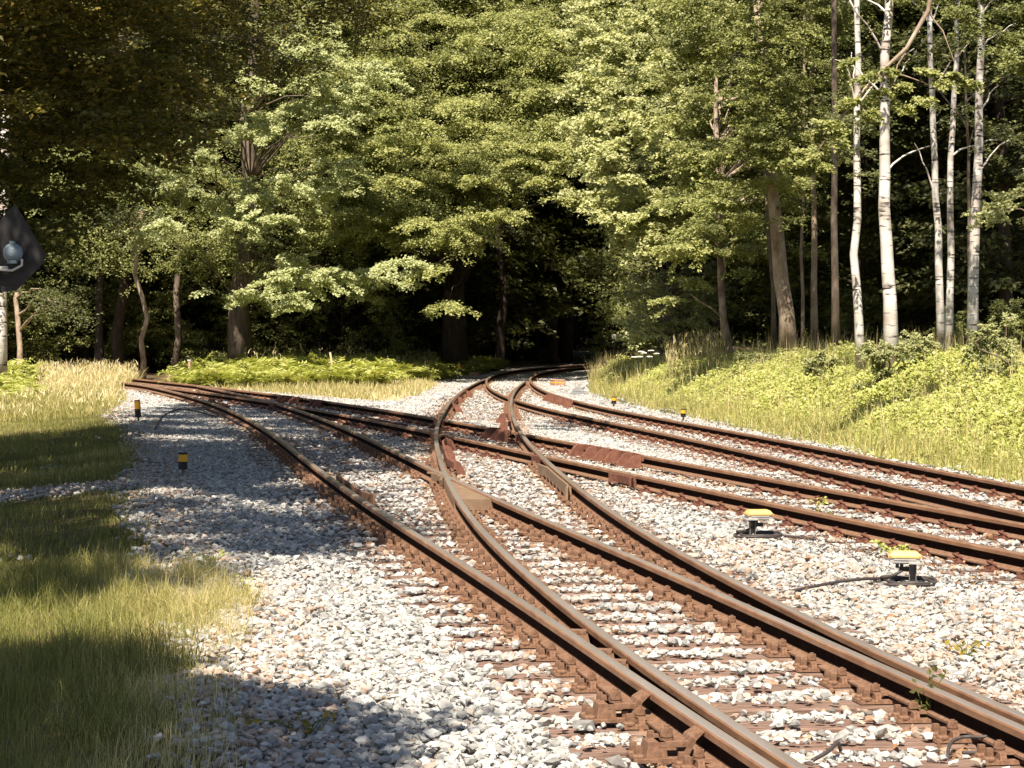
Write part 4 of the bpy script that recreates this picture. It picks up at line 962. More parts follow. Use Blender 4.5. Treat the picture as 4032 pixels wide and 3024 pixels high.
def merge(parts):
    V, T, byk = [], [], {}; n = 0
    for v, fs, t in parts:
        for f in (fs if isinstance(fs, list) else [fs]): byk.setdefault(f.shape[1], []).append(f + n)
        V.append(v); T.append(t); n += len(v)
    return np.vstack(V), [np.vstack(byk[k]) for k in sorted(byk)], np.concatenate(T)
def scatter_px(poly, dens, zg=-.2):
    """points on the ground whose image falls in the polygon (poly in survey pixels)"""
    W = np.array([at(px, py, zg)[:2] for px, py in poly]); lo, hi = W.min(0), W.max(0); n = int(np.prod(hi - lo) * dens); P = rng.uniform(lo, hi, (n, 2)); return P[inpoly(P, W)]
def lift3(P2, dz=0): return np.column_stack([P2, ground(P2) + dz])
LG = [(-700, 3400), (1050, 3400), (1000, 3050), (930, 2700), (990, 2500), (930, 2380), (640, 2300), (500, 2260), (-600, 2260)]
parts = []
P2 = scatter_px(LG, 2600); e = bsd(P2); cl = vnoise(P2[:, 0] * 2.4, P2[:, 1] * 2.4, 61)
P2 = P2[(rng.random(len(P2)) < np.clip(.75 + .5 * cl, .15, 1) * sstep(.15, -.55, e))]; e = bsd(P2)
cl = vnoise(P2[:, 0] * 1.3, P2[:, 1] * 1.3, 62)
parts.append(blades(lift3(P2, -.01), np.clip(.115 + .07 * cl + rng.normal(0, .04, len(P2)), .03, .36), rng.uniform(.003, .0055, len(P2)), np.clip(.40 + .14 * cl + .45 * sstep(-1.3, -.1, e) * (rng.random(len(P2)) < .8) + rng.normal(0, .13, len(P2)), 0, 1), .5, 3))
# taller tufts catching the sun
TU = scatter_px([(-100, 2560), (950, 2560), (960, 2330), (560, 2270), (-100, 2260)], 9)
tp_ = []
for c in TU: tp_.append(c + rng.normal(0, .055, (130, 2)))
tp_ = np.vstack(tp_); ee = bsd(tp_); tp_ = tp_[ee < .12]
parts.append(blades(lift3(tp_, -.01), np.clip(rng.normal(.20, .06, len(tp_)), .06, .38), rng.uniform(.003, .006, len(tp_)), np.clip(rng.normal(.42, .14, len(tp_)) + .3 * sstep(-1.2, 0, bsd(tp_)), 0, 1), .75, 4))
TU = scatter_px([(-100, 3100), (900, 3100), (880, 2600), (-100, 2600)], 5); tp_ = np.vstack([c + rng.normal(0, .06, (60, 2)) for c in TU])
parts.append(blades(lift3(tp_, -.01), np.clip(rng.normal(.22, .06, len(tp_)), .06, .4), rng.uniform(.004, .007, len(tp_)), np.clip(rng.normal(.33, .1, len(tp_)), 0, 1), .6, 4))
TU = scatter_px([(900, 2700), (1010, 2500), (940, 2360), (800, 2330), (760, 2450)], 22); tp_ = np.vstack([c + rng.normal(0, .05, (60, 2)) for c in TU])
parts.append(blades(lift3(tp_, -.01), np.clip(rng.normal(.24, .08, len(tp_)), .06, .45), rng.uniform(.002, .004, len(tp_)), np.clip(rng.normal(.72, .14, len(tp_)), 0, 1), .6, 4))
# shaded verge
P2 = scatter_px([(-600, 2290), (760, 2290), (700, 2180), (640, 2050), (600, 1920), (600, 1800), (560, 1700), (430, 1620), (-600, 1620)], 900)
k = (rng.random(len(P2)) < np.clip(.7 + .5 * vnoise(P2[:, 0] * 1.2, P2[:, 1] * 1.2, 63), .1, 1) * sstep(.1, -.5, bsd(P2)) * (1 - .9 * lane_mask(P2))); P2 = P2[k]
cl = vnoise(P2[:, 0] * 1.1, P2[:, 1] * 1.1, 64)
parts.append(blades(lift3(P2, -.01), np.clip(.09 + .05 * cl + rng.normal(0, .03, len(P2)), .03, .3), rng.uniform(.007, .012, len(P2)), np.clip(.42 + .28 * cl + rng.normal(0, .14, len(P2)), 0, 1), .5, 2))
V, Fs, T = merge(parts); mesh_np('grass', V, Fs, M['grass'], tint=T, kind='stuff', label='green and straw-coloured grass on the left verge, partly in shade', cat='grass')
# tall dry grass at the left, and on the island
parts = []
def reeds(P2, h0, h1, tone, wd=.02, heads=.3, lean=.3):
    P3 = lift3(P2); h = rng.uniform(h0, h1, len(P2)); out = [blades(P3, h, np.full(len(P2), wd), np.clip(rng.normal(tone, .1, len(P2)), 0, 1), lean, 3)]
    k = rng.random(len(P2)) < heads; q = P3[k].copy(); hh = h[k]; q[:, 2] += hh * .85
    out.append(blades(q, rng.uniform(.12, .22, len(q)), np.full(len(q), wd * 1.6), np.clip(rng.normal(.9, .08, len(q)), 0, 1), .9, 2)); return out
P2 = scatter_px([(-100, 1640), (420, 1640), (500, 1600), (460, 1530), (400, 1500), (250, 1480), (-100, 1490)], 170, -.1); parts += reeds(P2, .15, .42, .66, wd=.014, heads=.15, lean=.6)
P2 = scatter_px([(150, 1560), (470, 1530), (560, 1500), (500, 1486), (150, 1482)], 80, 0); parts += reeds(P2, .25, .75, .78, wd=.015, heads=.5, lean=.45)
P2 = scatter_px([(-100, 1640), (250, 1640), (450, 1625), (300, 1560), (-100, 1520)], 120, -.1); parts.append(blades(lift3(P2), rng.uniform(.15, .4, len(P2)), np.full(len(P2), .018), np.clip(rng.normal(.48, .12, len(P2)), 0, 1), .5, 2))
P2 = scatter_px([(700, 1520), (1100, 1550), (1480, 1580), (1640, 1560), (1720, 1520), (1700, 1490), (1500, 1470), (900, 1470)], 110, 0); parts.append(blades(lift3(P2), rng.uniform(.12, .35, len(P2)), np.full(len(P2), .025), np.clip(rng.normal(.68, .15, len(P2)), 0, 1), .5, 2))
P2 = scatter_px([(950, 1500), (1750, 1500), (1700, 1445), (1000, 1445)], 2.5, 0); parts += reeds(P2, .6, 1.05, .82, heads=.7)
P2 = scatter_px([(1350, 1560), (1560, 1582), (1720, 1520), (1640, 1500)], 120, 0); parts.append(blades(lift3(P2), rng.uniform(.1, .28, len(P2)), np.full(len(P2), .022), np.clip(rng.normal(.93, .06, len(P2)), 0, 1), .5, 2))
V, Fs, T = merge(parts); mesh_np('dry_grass', V, Fs, M['grass'], tint=T, kind='stuff', label='tall sun-bleached grass with nodding seed heads beside the far left rails', cat='grass')
# ferns
def fronds(P3, nf, L0, L1, tone, seed=0):
    r = np.random.default_rng(seed); PP, NN, DD, SS, TT = [], [], [], [], []
    for c in P3:
        big = r.uniform(.55, 1.35)
        for k in range(nf):
            a = r.uniform(0, 2 * PI); l = r.uniform(L0, L1) * big; m_ = 18; t = np.linspace(.15, 1, m_)
            d = np.array([math.cos(a), math.sin(a), 0]); el = r.uniform(.7, 1.2)
            ax = c + np.outer(t * l * math.cos(el), d) + np.outer(l * (math.sin(el) * t - .55 * t ** 2.4), [0, 0, 1]); sd = np.array([-d[1], d[0], 0])
            for s_ in (-1, 1):
                PP.append(ax); DD.append(np.tile(sd * s_ + d * .3 + [0, 0, -.15], (m_, 1))); NN.append(np.tile([0, 0, 1.], (m_, 1)) + r.normal(0, .25, (m_, 3)) - d * .3)
                SS.append(l * .26 * (1 - t) ** .6 + .02); TT.append(np.clip(r.normal(tone, .12) + r.normal(0, .05, m_), 0, 1))
    return leaf_mesh(np.vstack(PP), np.vstack(NN), np.vstack(DD), np.concatenate(SS), np.concatenate(TT), .30, .02)
P2 = scatter_px([(700, 1512), (1150, 1518), (1480, 1520), (1700, 1488), (1640, 1462), (780, 1472)], 3.4, .1)
P2b = scatter_px([(1600, 1480), (1700, 1490), (1980, 1450), (1800, 1430), (1650, 1430)], 1.6, .1)
P2c = scatter_px([(-200, 1600), (120, 1600), (150, 1500), (-200, 1480)], 2.0, -.1)
V, Fc, T = fronds(np.vstack([lift3(P2), lift3(P2b), lift3(P2c)]), 9, .8, 1.35, .62, 4)
mesh_np('ferns', V, [Fc], M['leaf_fern'], tint=T, kind='stuff', label='bright green bracken ferns on the island between the far tracks', cat='ferns')
# bank undergrowth
def bank_pts(dens, t0, t1, y0, y1):
    n = int(dens * (y1 - y0) * (t1 - t0)); yv = rng.uniform(y0, y1, n); t = rng.uniform(t0, t1, n)
    q = H_; o = np.argsort(q[:, 1]); T = np.gradient(q, axis=0); T /= np.linalg.norm(T, axis=1)[:, None]
    x = np.interp(yv, q[o, 1], q[o, 0]); tx = np.interp(yv, q[o, 1], T[o, 0]); ty = np.interp(yv, q[o, 1], T[o, 1])
    return np.stack([x + ty * t, yv - tx * t], 1), t
parts = []
P2, t = bank_pts(950, 1.25, 8.5, 17, 88); hn = vnoise(P2[:, 0] * .8, P2[:, 1] * .8, 71); hn2 = vnoise(P2[:, 0] * 2.6, P2[:, 1] * 2.6, 72)
H0 = np.clip(sstep(1.2, 3.0, t) * (.34 + .26 * hn + .24 * hn2), .03, 1.1); u = rng.random(len(P2)) ** .5
P3 = lift3(P2); P3[:, 2] += H0 * u
k = bsd(P2) < -.12; P3, hn_, t_, hn2 = P3[k], hn[k], t[k], hn2[k]
n_ = len(P3); Nn = np.tile([SD[0] * .7, SD[1] * .7, 1.0], (n_, 1)) + rng.normal(0, .42, (n_, 3)); Dd = rng.normal(0, 1, (n_, 3)); Dd[:, 2] *= .3
parts.append(leaf_mesh(P3, Nn, Dd, rng.uniform(.04, .095, n_), np.clip(.62 + .16 * hn2 + rng.normal(0, .16, n_), 0, 1), .75))
V, Fc, T = parts[0]
mesh_np('undergrowth', V, [Fc], M['leaf_bank'], tint=T, kind='stuff', label='sunlit yellow-green brambles and saplings covering the right-hand bank', cat='undergrowth')
parts = []
P2, t = bank_pts(320, 1.15, 3.6, 17, 85); k = (rng.random(len(P2)) < sstep(3.6, 1.6, t) + .15) & (bsd(P2) < .05); P2 = P2[k]
parts.append(blades(lift3(P2), np.clip(rng.normal(.30, .12, len(P2)), .06, .7), rng.uniform(.008, .014, len(P2)), np.clip(rng.normal(.62, .16, len(P2)), 0, 1), .5, 3))
P2, t = bank_pts(25, 2, 8, 17, 85); parts.append(blades(lift3(P2), np.clip(rng.normal(.7, .2, len(P2)), .3, 1.2), rng.uniform(.008, .012, len(P2)), np.clip(rng.normal(.8, .1, len(P2)), 0, 1), .3, 3))
P2 = scatter_px([(2620, 1440), (2860, 1440), (2860, 1400), (2620, 1400)], 14, 1.0); parts += reeds(P2, .7, 1.3, .82, heads=1, lean=.25)
V, Fs, T = merge(parts); mesh_np('bank_grass', V, Fs, M['grass'], tint=T, kind='stuff', label='pale grass stems at the foot of the right-hand bank', cat='grass')
# white umbel flowers at the left tip of the bank
def flower(px, py, d, label):
    c = atd(px, py, d); g = gz(c[0], c[1]); root = empty('white_flower', (c[0], c[1], g), label=label, cat='flower', group='white umbels at the tip of the bank')
    mb = MB(); mb.cyl((0, 0, -.05), (0, 0, c[2] - g), .008, .005, n=5); mb.build('stem', M['leaf_fern'], root)
    mb = MB(); r = np.random.default_rng(int(px))
    for k in range(16):
        a = r.uniform(0, 6.28); q = .09 * math.sqrt(r.random()); mb.box((q * math.cos(a), q * math.sin(a), c[2] - g + .02 - q * .2), (.035, .035, .02), taper=.6)
    mb.build('umbel', M['white'], root)
for i, (px, py) in enumerate([(2523, 1385), (2537, 1390), (2565, 1381), (2587, 1393), (2500, 1406), (2524, 1405), (2556, 1405)]):
    flower(px, py, 62, 'small white umbel flower at the left tip of the bank')
# dead leaves and weeds in the ballast
P2 = np.vstack([sample_view(8, 40, 7)]); rd = rail_dist(P2); k = (inpoly(P2, BAL)) & (rng.random(len(P2)) < .12 + np.exp(-((rd - .3) / .3) ** 2)) & (rd > .1); P2 = P2[k]
k2 = scatter_px([(3300, 2110), (3700, 2180), (4032, 2330), (4032, 2400), (3500, 2250), (3100, 2130)], 90, 0); P2 = np.vstack([P2, k2[rail_dist(k2) > .1]])
n_ = len(P2); P3 = np.column_stack([P2, ground(P2) + .085 + rng.uniform(0, .02, n_)]); Dd = rng.normal(0, 1, (n_, 3)); Dd[:, 2] *= .4
V, Fc, T = leaf_mesh(P3, np.tile([0, 0, 1.], (n_, 1)) + rng.normal(0, .6, (n_, 3)), Dd, rng.uniform(.02, .045, n_), rng.random(n_), .6, .2)
mesh_np('dead_leaves', V, [Fc], M['dead'], tint=T, kind='stuff', label='dry brown leaves scattered over the ballast', cat='leaves')
def weed(px, py, h, n, label, tone=.75, spread=.12, mat='leaf_near'):
    c = at(px, py, -.02); root = empty('weed', tuple(c), label=label, cat='weed', group='weeds growing in the ballast'); r = np.random.default_rng(int(px + py))
    mb = MB(); PP = []
    for k in range(5):
        e = np.array([r.normal(0, spread), r.normal(0, spread * .6), h * r.uniform(.5, 1)]); mb.tube(np.array([[0, 0, -.03], e * [.4, .4, .6], e]), [.004, .003, .002], 5)
        for t in np.linspace(.3, 1, max(2, n // 5)): PP.append(e * [t, t, t] + r.normal(0, .012, 3))
    mb.build('stem', M['leaf_fern'], root); PP = np.array(PP); m_ = len(PP)
    V, Fc, T = leaf_mesh(PP, np.tile([-.2, -.5, 1.], (m_, 1)) + r.normal(0, .5, (m_, 3)), r.normal(0, 1, (m_, 3)), r.uniform(.03, .06, m_), np.clip(r.normal(tone, .15, m_), 0, 1), .7)
    mesh_np('leaves', V, [Fc], M[mat], root, tint=T)
weed(3262, 2075, .24, 60, 'leggy yellow-green weed against the middle track behind the boxes', .8)
weed(3235, 2005, .14, 35, 'pale weed between the middle rails', .7, mat='leaf_bank')
weed(3530, 2195, .15, 60, 'low green seedling directly behind the nearer yellow box', .5, .14, mat='leaf_bank')
weed(3180, 1700, .10, 30, 'reddish weed growing against the outermost rail', .95)
weed(3395, 1820, .16, 50, 'bushy reddish-green weed by the outermost rail', .85)
weed(3805, 2590, .14, 20, 'spindly yellowing seedling at the right of the tan gravel', .9, .05)
weed(3640, 2850, .30, 34, 'tall dark seedling growing beside the lower right polished rail', .2, .05)
weed(3085, 2545, .12, 26, 'withered brown weed against the polished rail above its joint', .1, .06)
weed(2780, 1752, .08, 16, 'tiny yellow-green sprout between outer tracks', .6)
weed(840, 2230, .13, 30, 'low green seedlings at the shaded edge of the left gravel', .5, .16, mat='leaf_bank')
weed(1210, 2880, .10, 24, 'low yellowing sprout in the shaded gravel at bottom left', .8, .14)
weed(960, 2360, .18, 20, 'leafy stalk in the dry grass at the gravel edge', .6, .05, mat='leaf_bank')

# ------------------------------------------------------------------ axle counter boxes with coiled cables
def Rz(a): return np.array([[math.cos(a), -math.sin(a), 0], [math.sin(a), math.cos(a), 0], [0, 0, 1.0]])
def counter_box(px, py, yaw, label, post_side, run, label_c, coil_dx):
    c = at(px, py, -.02); s = 1.0
    root = empty('axle_counter_box', tuple(c), yaw,  label=label, cat='junction box', group='yellow-topped boxes on posts in the ballast'); root.scale = (1.15, 1.15, 1.12)
    mb = MB(); ps = post_side
    mb.box((ps * .055, .0, .07), (.045, .006, .20), taper=1.0); mb.box((ps * .055 - ps * .0 + ps * .022, -.018, .07), (.006, .04, .20)); mb.box((ps * .055 - ps * .022, -.018, .07), (.006, .04, .20))
    mb.build('post', M['dgrey'], root)
    mb = MB(); mb.box((ps * .075, -.02, .165), (.10, .13, .012)); mb.box((ps * .115, -.02, .145), (.008, .12, .05)); mb.box((0, 0, .158), (.16, .10, .006)); mb.build('bracket', M['grey'], root)
    mb = MB(); mb.box((0, 0, .182), (.20, .13, .034), taper=1.03); mb.box((0, -.068, .190), (.15, .006, .012)); mb.build('housing', M['grey'], root)
    mb = MB(); mb.box((0, 0, .206), (.225, .15, .012)); mb.box((0, 0, .224), (.215, .14, .026), taper=.70, tx=.82); mb.box((0, 0, .240), (.165, .09, .006), taper=.9)
    for sx in (-1, 1): mb.box((sx * .098, -.066, .206), (.016, .018, .016))
    mb.build('lid', M['yellow'], root)
    mb = MB()
    for x in (-.05, -.02): mb.cyl((x, -.02, .165), (x, -.02, .125), .013, .012, n=8)
    mb.box((.0, .0, .115), (.07, .05, .03)); mb.build('cable_glands', M['black'], root)
    # coil of cable lying on the stones around the post
    o = empty('cable', (c[0], c[1], c[2]), label=label_c, cat='cable', group='black cables coiled under the yellow boxes')
    mb = MB(); t = np.linspace(0, 1, 90)
    a = t * 2 * PI * 2.3 + 1.2; rx = .20 + .035 * np.sin(t * 9); P = np.stack([coil_dx + rx * np.cos(a), .24 * .95 * np.sin(a), .02 + .028 * t + .006 * np.sin(a * 3)], 1)
    g0 = Rz(yaw) @ np.array([-.02, -.02, .12]); head = np.array([g0, g0 * .9 + [0, -.03, -.03]]); P = np.vstack([P, P[-1] * .5 + head[1] * .5 + [0, 0, .01], head[::-1]])
    tail = [np.array(at(*q, -.0)) - c + [0, 0, zz] for *q, zz in run]; P = np.vstack([tail[::-1], P])
    # smooth
    for _ in range(4): P[1:-1] = (P[:-2] + 2 * P[1:-1] + P[2:]) / 4
    mb.tube(P, .0125, 8); mb.build('cable_sheath', M['rubber'], o, smooth=True)
counter_box(2985, 2118, .15, 'farther yellow-lidded grey box on a short post, cable ring around it', -1, [(3140, 2126, .04), (3240, 2126, .02), (3360, 2136, -.02), (3460, 2150, -.05)], 'black cable ringed around the farther yellow box', .0)
counter_box(3560, 2305, -.12, 'nearer and larger yellow-lidded grey box on a short post', 1, [(3380, 2276, .06), (3290, 2300, .045), (3180, 2335, .02), (3060, 2350, .012), (2980, 2352, .0), (2900, 2345, -.04)], 'black cable ringed under the nearer yellow box and trailing left', .03)
def cable(pts, r, label, mat='rubber', z=.02, grp=None):
    P = np.array([at(px, py, 0) + [0, 0, zz] for px, py, zz in pts]); c = P[0].copy(); t = np.linspace(0, 1, len(P)); u = np.linspace(0, 1, len(P) * 8)
    Q = np.stack([np.interp(u, t, P[:, i]) for i in range(3)], 1)
    for _ in range(14): Q[1:-1] = (Q[:-2] + 2 * Q[1:-1] + Q[2:]) / 4
    mb = MB(); mb.tube(Q - c, r, 8); return mb.build('cable', M[mat], None, smooth=True, loc=tuple(c), label=label, cat='cable')
cable([(610, 1690, .0), (640, 1655, .10), (700, 1632, .12), (760, 1626, .06), (850, 1640, .0)], .018, 'black cable arching over the shaded gravel to the left rail')
cable([(3200, 3010, .02), (3260, 2995, .04), (3300, 2960, .05), (3310, 2955, .0)], .010, 'short grey wire end sticking up at the bottom between rails')
cable([(3730, 2990, -.01), (3735, 2950, .03), (3790, 2935, .045), (3870, 2945, .05), (3935, 2945, .07), (3990, 2930, .07), (4060, 2910, .05)], .009, 'brown bonding cable looping up to the polished rail at bottom right')
cable([(3790, 2980, .02), (3860, 2990, .03), (3960, 3000, .03), (4060, 2990, .02)], .009, 'lower brown bonding cable at the bottom right corner')
for pts, lb in (([(3300, 1990, .03), (3420, 2010, .05), (3560, 2040, .03), (3700, 2065, .06), (3850, 2095, .03), (4060, 2130, .05)], 'rusty cable pinned along the foot of the second rusty rail'),
                ([(2440, 2075, .03), (2470, 2110, .05), (2520, 2130, .03), (2620, 2190, .02), (2760, 2260, .03), (2900, 2330, .02)], 'rust-brown cable snaking along the foot of the curved rail')):
    cable(pts, .013, lb, 'bolt')
def brace(px, py, label):
    c = at(px, py, .0); k = int(np.argmin(np.linalg.norm(A_full - c[:2], axis=1))); T = A_full[k + 1] - A_full[k]; yaw = math.atan2(T[1], T[0]) - PI / 2
    q = A_full[k]; c = np.array([q[0] - .20 * math.cos(yaw), q[1] - .20 * math.sin(yaw), 0.])
    root = empty('rail_brace', tuple(c), yaw, label=label, cat='rail brace', group='heavy rail braces on the left polished rail')
    mb = MB(); mb.box((-.02, 0, .030), (.30, .17, .018)); mb.build('base_plate', M['bolt'], root)
    mb = MB(); mb.box((-.06, 0, .075), (.10, .13, .07), taper=.85, tx=.8); mb.box((.02, 0, .098), (.14, .12, .024)); mb.build('bridge', M['bolt'], root)
    V = np.array([(.06, -.06, .04), (.06, .06, .04), (.10, -.07, .13), (.10, .07, .13), (.145, -.05, .165), (.145, .05, .165)]); mb = MB(); mb.add(np.vstack([V, V + [.022, 0, -.012]]), [(0, 2, 3, 1), (2, 4, 5, 3), (6, 7, 9, 8), (8, 9, 11, 10), (0, 6, 8, 2), (2, 8, 10, 4), (1, 3, 9, 7), (3, 5, 11, 9), (4, 10, 11, 5), (0, 1, 7, 6)]); mb.build('wedge', M['bolt'], root)
    b_ = child('bolt', D_bolt, root, (0, 0, .110)); b_.scale = (1.15, 1.15, 1.3)
    for sy in (-1, 1): child('coach_screw', D_screw, root, (-.145, sy * .045, .038))
brace(2560, 2840, 'upper of two heavy rusty braces holding the left polished rail at the bottom')
brace(2745, 3000, 'lower of two heavy rusty braces, cut by the bottom edge')
def spacer(px, py, label):
    c = at(px, py, .1); k = int(np.argmin(np.linalg.norm(A_full - c[:2], axis=1))); j = int(np.argmin(np.linalg.norm(B_ - A_full[k], axis=1))); a_, b_ = A_full[k], B_[j]; m_ = (a_ + b_) / 2; v = b_ - a_; g_ = np.linalg.norm(v); yaw = math.atan2(v[1], v[0])
    mb = MB(); mb.box((0, 0, 0), (max(g_ - .02, .03), .10, .07), taper=.8); mb.box((0, 0, .045), (max(g_ - .075, .02), .085, .02)); mb.build('spacer_block', M['bolt'], loc=(m_[0], m_[1], .085), rz=yaw, label=label, cat='spacer block', group='spacer blocks between the two left polished rails')
spacer(2300, 2510, 'spacer block between the two left polished rails, farthest of the three')
spacer(2370, 2570, 'spacer block between the two left polished rails, middle of the three')
spacer(2450, 2630, 'spacer block between the two left polished rails, nearest of the three')
# dark-grey duct curve at the foot of the bank
P = np.array([at(px, py, .02) for px, py in [(2285, 1553), (2292, 1530), (2320, 1508), (2365, 1492), (2400, 1487)]]); u = np.linspace(0, 1, 24); Q = np.stack([np.interp(u, np.linspace(0, 1, 5), P[:, i]) for i in range(2)], 1)
for _ in range(6): Q[1:-1] = (Q[:-2] + 2 * Q[1:-1] + Q[2:]) / 4
mb = MB(); sweep(mb, Q, np.array([(-.28, -.1), (-.28, .03), (-.24, .05), (.24, .05), (.28, .03), (.28, -.1)]), [0] * 6)
mb.build('cable_duct', M['duct'], label='curved grey concrete cable duct cover at the left foot of the bank', cat='cable duct')

# ------------------------------------------------------------------ posts, markers, boxes
def marker(px, pyb, pyt, wpx, label, lean=0, body='black', post='dgrey', band=.5, z=-.1):
    c = at(px, pyb, z + .05); d = c[1]; h = (pyb - pyt) * d / F; r = wpx * d / F / 2
    root = empty('marker_post', tuple(c), 0, label=label, cat='marker post', group='black marker posts with an orange band'); root.rotation_euler = (0, lean, 0)
    hh = .60 * h if (pyb - pyt) > 90 else .75 * h
    mb = MB(); mb.cyl((0, 0, -.1), (0, 0, h - hh + .02), r * .35, n=8); mb.build('stake', M[post], root)
    mb = MB(); mb.cyl((0, 0, h - hh), (0, 0, h), r, r, n=16); mb.cyl((0, 0, h), (0, 0, h + .012), r * 1.03, r * .8, n=16); mb.build('sleeve', M[body], root)
    mb = MB(); mb.cyl((0, 0, h - hh * .5), (0, 0, h - .012), r * 1.02, n=16); mb.build('reflective_band', M['orange'], root)
marker(720, 1890, 1785, 37, 'nearest and largest marker post, wide orange band, standing in the shaded left gravel', z=-.12)
marker(545, 1665, 1577, 24, 'leaning orange-banded marker post at the far left gravel edge, cable at its foot', lean=-.06, z=-.1)
marker(2417, 1598, 1564, 20, 'orange-capped marker post at the foot of the bank, near the ribbed check rail', z=-.02)
marker(2690, 1652, 1612, 20, 'orange-capped marker post half hidden by grass, rightmost of all the markers', z=-.02)
marker(1805, 1487, 1433, 15, 'marker post with orange top on a grey pipe, beside the pink box by the wood', post='grey', body='dgrey', z=0)
marker(2056, 1430, 1400, 9, 'tiny marker with an orange top deep in the shaded track opening', z=0)
def plain_post(px, pyb, pyt, wpx, mat, label, lean=0, cap=None, name='post'):
    c = at(px, pyb, .0); d = c[1]; h = (pyb - pyt) * d / F; wd = wpx * d / F
    root = empty(name, tuple(c), 0, label=label, cat='post'); root.rotation_euler = (0, lean, 0)
    mb = MB(); mb.box((0, 0, h / 2 - .1), (wd, wd * .8, h + .2), taper=.96); mb.build('shaft', M[mat], root)
    if cap: mb = MB(); mb.box((-.01, 0, h + .015), (wd * 1.5, wd * 1.2, .03)); mb.build('cap', M[cap], root)
plain_post(745, 1506, 1420, 9, 'pinkpost', 'upright weathered pink post with a small cap beside the left junction box', cap='white')
plain_post(1689, 1462, 1375, 8, 'grey', 'plain grey upright post at the dark forest edge between the ferns', cap='dgrey')
plain_post(1322, 1510, 1385, 8, 'stakewood', 'pale wooden stake leaning left out of the ferns', lean=-.19, name='stake')
def pbox(px, py, wm, dm, hm, mat, label, yaw=0, base=None):
    c = at(px, py, .0); root = empty('switch_box', tuple(c), yaw, label=label, cat='switch box')
    mb = MB(); mb.box((0, 0, hm * .42), (wm, dm, hm * .84)); mb.build('housing', M[mat], root)
    mb = MB(); mb.box((0, 0, hm * .89), (wm * 1.03, dm * 1.03, hm * .10)); mb.box((0, 0, hm * .97), (wm * .9, dm * .9, hm * .06), taper=.8); mb.build('lid', M[mat if mat != 'pinkbox' else 'pinkpost'], root)
    if base: mb = MB(); mb.box((wm * base[0], 0, .03), (wm * base[1], dm * 1.6, .06)); mb.build('slab', M['concrete'], root)
pbox(690, 1500, .46, .34, .19, 'pinkbox', 'rounded weathered pink box beside the far left junction, left of the pink post')
pbox(1865, 1486, .37, .30, .20, 'pinkbox', 'weathered pink box on a pale slab beside the dark track opening', base=(-.2, 2.1))
pbox(2197, 1518, .38, .5, .20, 'pinkbox', 'low box with yellow cover strips on the gravel inside the far right bend', .3)
c = at(2195, 1508, .20); mb = MB(); mb.box((0, 0, .012), (.42, .16, .02), R=Rz(.3)); mb.box((-.03, .25, .012), (.36, .16, .02), R=Rz(.3)); mb.build('cover_strip', M['orange'], loc=tuple(c), label='two orange-yellow cover strips lying on the low box inside the far right bend', cat='cover')
c = at(790, 1512, .02); mb = MB(); mb.box((0, 0, .02), (.55, .35, .05)); mb.build('concrete_slab', M['pinkpost'], loc=tuple(c), label='flat reddish slab on the ground to the right of the pink post', cat='slab')
# small white sign in the opening
c = atd(2417, 1325, 84); g = gz(c[0], c[1]); root = empty('sign', (c[0], c[1], g), label='small white square sign with black figures standing in the dark wood', cat='sign')
mb = MB(); mb.cyl((0, .02, -.1), (0, .02, c[2] - g + .1), .02, n=6); mb.build('pole', M['black'], root)
mb = MB(); s_ = .085; rr_ = .025; poly = []
for (sx, sy, a0) in ((1, 1, 0), (-1, 1, 90), (-1, -1, 180), (1, -1, 270)):
    for k in range(5): a = math.radians(a0 + k * 22.5); poly.append((sx * (s_ - rr_) + rr_ * math.cos(a), sy * (s_ - rr_) + rr_ * math.sin(a)))
poly = np.array(poly); n_ = len(poly); V = np.vstack([np.column_stack([poly[:, 0], np.full(n_, -.004), poly[:, 1] + c[2] - g]), np.column_stack([poly[:, 0], np.full(n_, .004), poly[:, 1] + c[2] - g])])
mb.add(V, [tuple(range(n_)), tuple(range(n_, 2 * n_))[::-1]] + [(k, n_ + k, n_ + (k + 1) % n_, (k + 1) % n_) for k in range(n_)]); mb.build('sign_plate', M['white'], root)
for ch, zz, sz in (('8', .022, .085), ('2', -.042, .055)):
    cu = bpy.data.curves.new('digit', 'FONT'); cu.body = ch; cu.size = sz; cu.align_x = 'CENTER'; cu.align_y = 'CENTER'; cu.extrude = .001; cu.offset = .002
    cu.materials.append(M['black']); ot = bpy.data.objects.new('digit', cu); COL.objects.link(ot); bpy.context.view_layer.update()
    me = bpy.data.meshes.new_from_object(ot.evaluated_get(bpy.context.evaluated_depsgraph_get())); bpy.data.objects.remove(ot); o = bpy.data.objects.new('digit', me); COL.objects.link(o); o.parent = root; o.location = (0, -.0062, c[2] - g + zz); o.rotation_euler = (PI / 2, 0, 0)
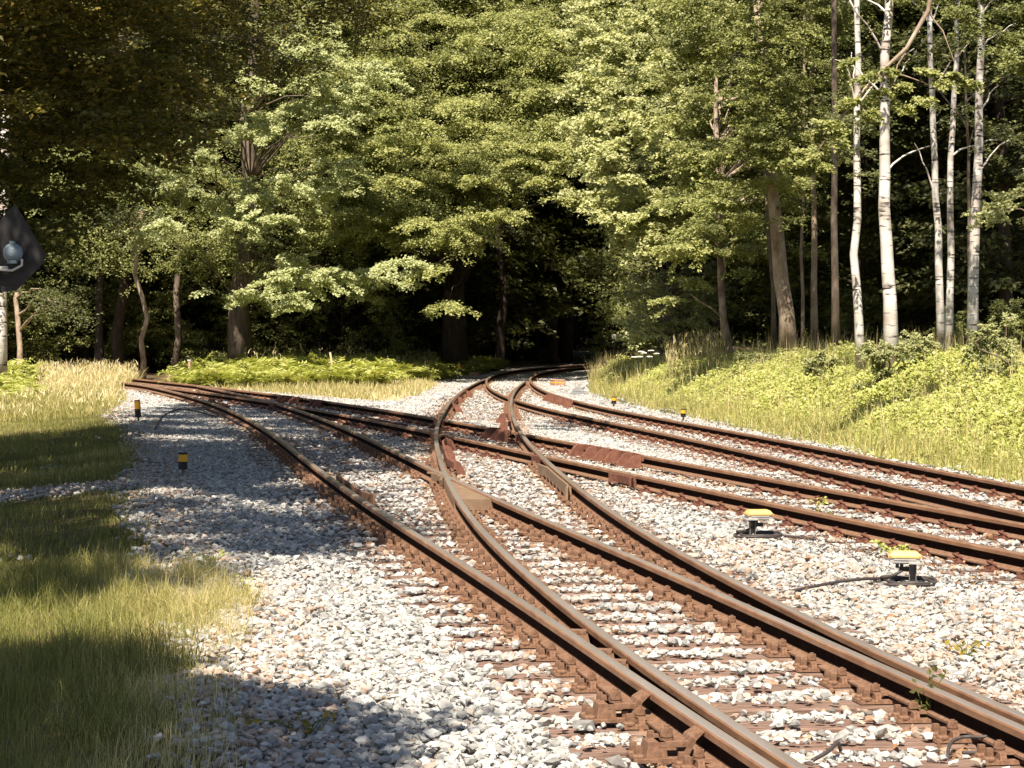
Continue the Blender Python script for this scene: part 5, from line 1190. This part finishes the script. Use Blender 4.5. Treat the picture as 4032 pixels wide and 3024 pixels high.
# signal at the left edge
c = atd(52, 995, 21); root = empty('signal_lamp', (c[0] - 1.1, c[1], gz(c[0] - 1.1, c[1])), label='blue-grey signal lamp before a dark triangular board, cut by the left edge', cat='signal'); g = root.location
ox = np.array([c[0] - g[0], 0, c[2] - g[2]])
mb = MB(); mb.cyl((0, 0, -.2), (0, 0, ox[2] + .8), .05, n=10); mb.build('mast', M['dgrey'], root)
mb = MB(); V = []
for y in (.06, .075):
    for (x, z) in ((0, .47), (.30, -.02), (.27, -.10), (.02, -.36), (-.5, -.42), (-.5, -.1), (-.12, .34)): V.append([ox[0] + x, y, ox[2] + z])
mb.add(V, [tuple(range(7)), tuple(range(7, 14))[::-1]] + [(k, 7 + k, 7 + (k + 1) % 7, (k + 1) % 7) for k in range(7)]); mb.build('backboard', M['black'], root)
mb = MB(); a = np.linspace(-PI / 2, PI / 2, 9)
P = np.stack([np.full(9, ox[0]), ox[1] - .02 + .07 * np.sin(a), np.full(9, ox[2])], 1); mb.tube(P, np.clip(.088 * np.cos(a), .004, 1), 18)
mb.cyl((ox[0], -.02, ox[2] - .002), (ox[0], .01, ox[2] - .002), .094, n=20); mb.box((ox[0] + .0, -.03, ox[2] + .095), (.045, .05, .03)); mb.box((ox[0], -.03, ox[2] - .09), (.09, .06, .03)); mb.build('lamp_housing', noise_mat('lamp_blue_grey', (.20, .27, .32), (.26, .33, .38), 9, .45), root, smooth=False)
mb = MB(); mb.tube(np.array([ox + [.09, -.03, -.06], ox + [.09, -.03, -.12], ox + [.0, -.03, -.17], ox + [-.25, -.03, -.16]]), .012, 6); mb.box(ox + [-.26, -.03, -.195], (.2, .1, .09)); mb.cyl((0, 0, ox[2] - .15), ox + [-.05, 0, -.15], .02, n=8); mb.build('bracket', M['white'], root)
# dark low rail / bench end at the left
c = at(20, 1500, .0); mb = MB(); mb.box((-.3, 0, .30), (1.3, .12, .05)); mb.box((-.3, .02, .18), (1.25, .10, .18)); mb.box((-.8, 0, .08), (.08, .1, .30)); mb.box((.25, 0, .08), (.08, .1, .30))
mb.build('low_barrier', M['black'], loc=tuple(c), label='low dark timber barrier in the grass at the far left edge', cat='barrier')
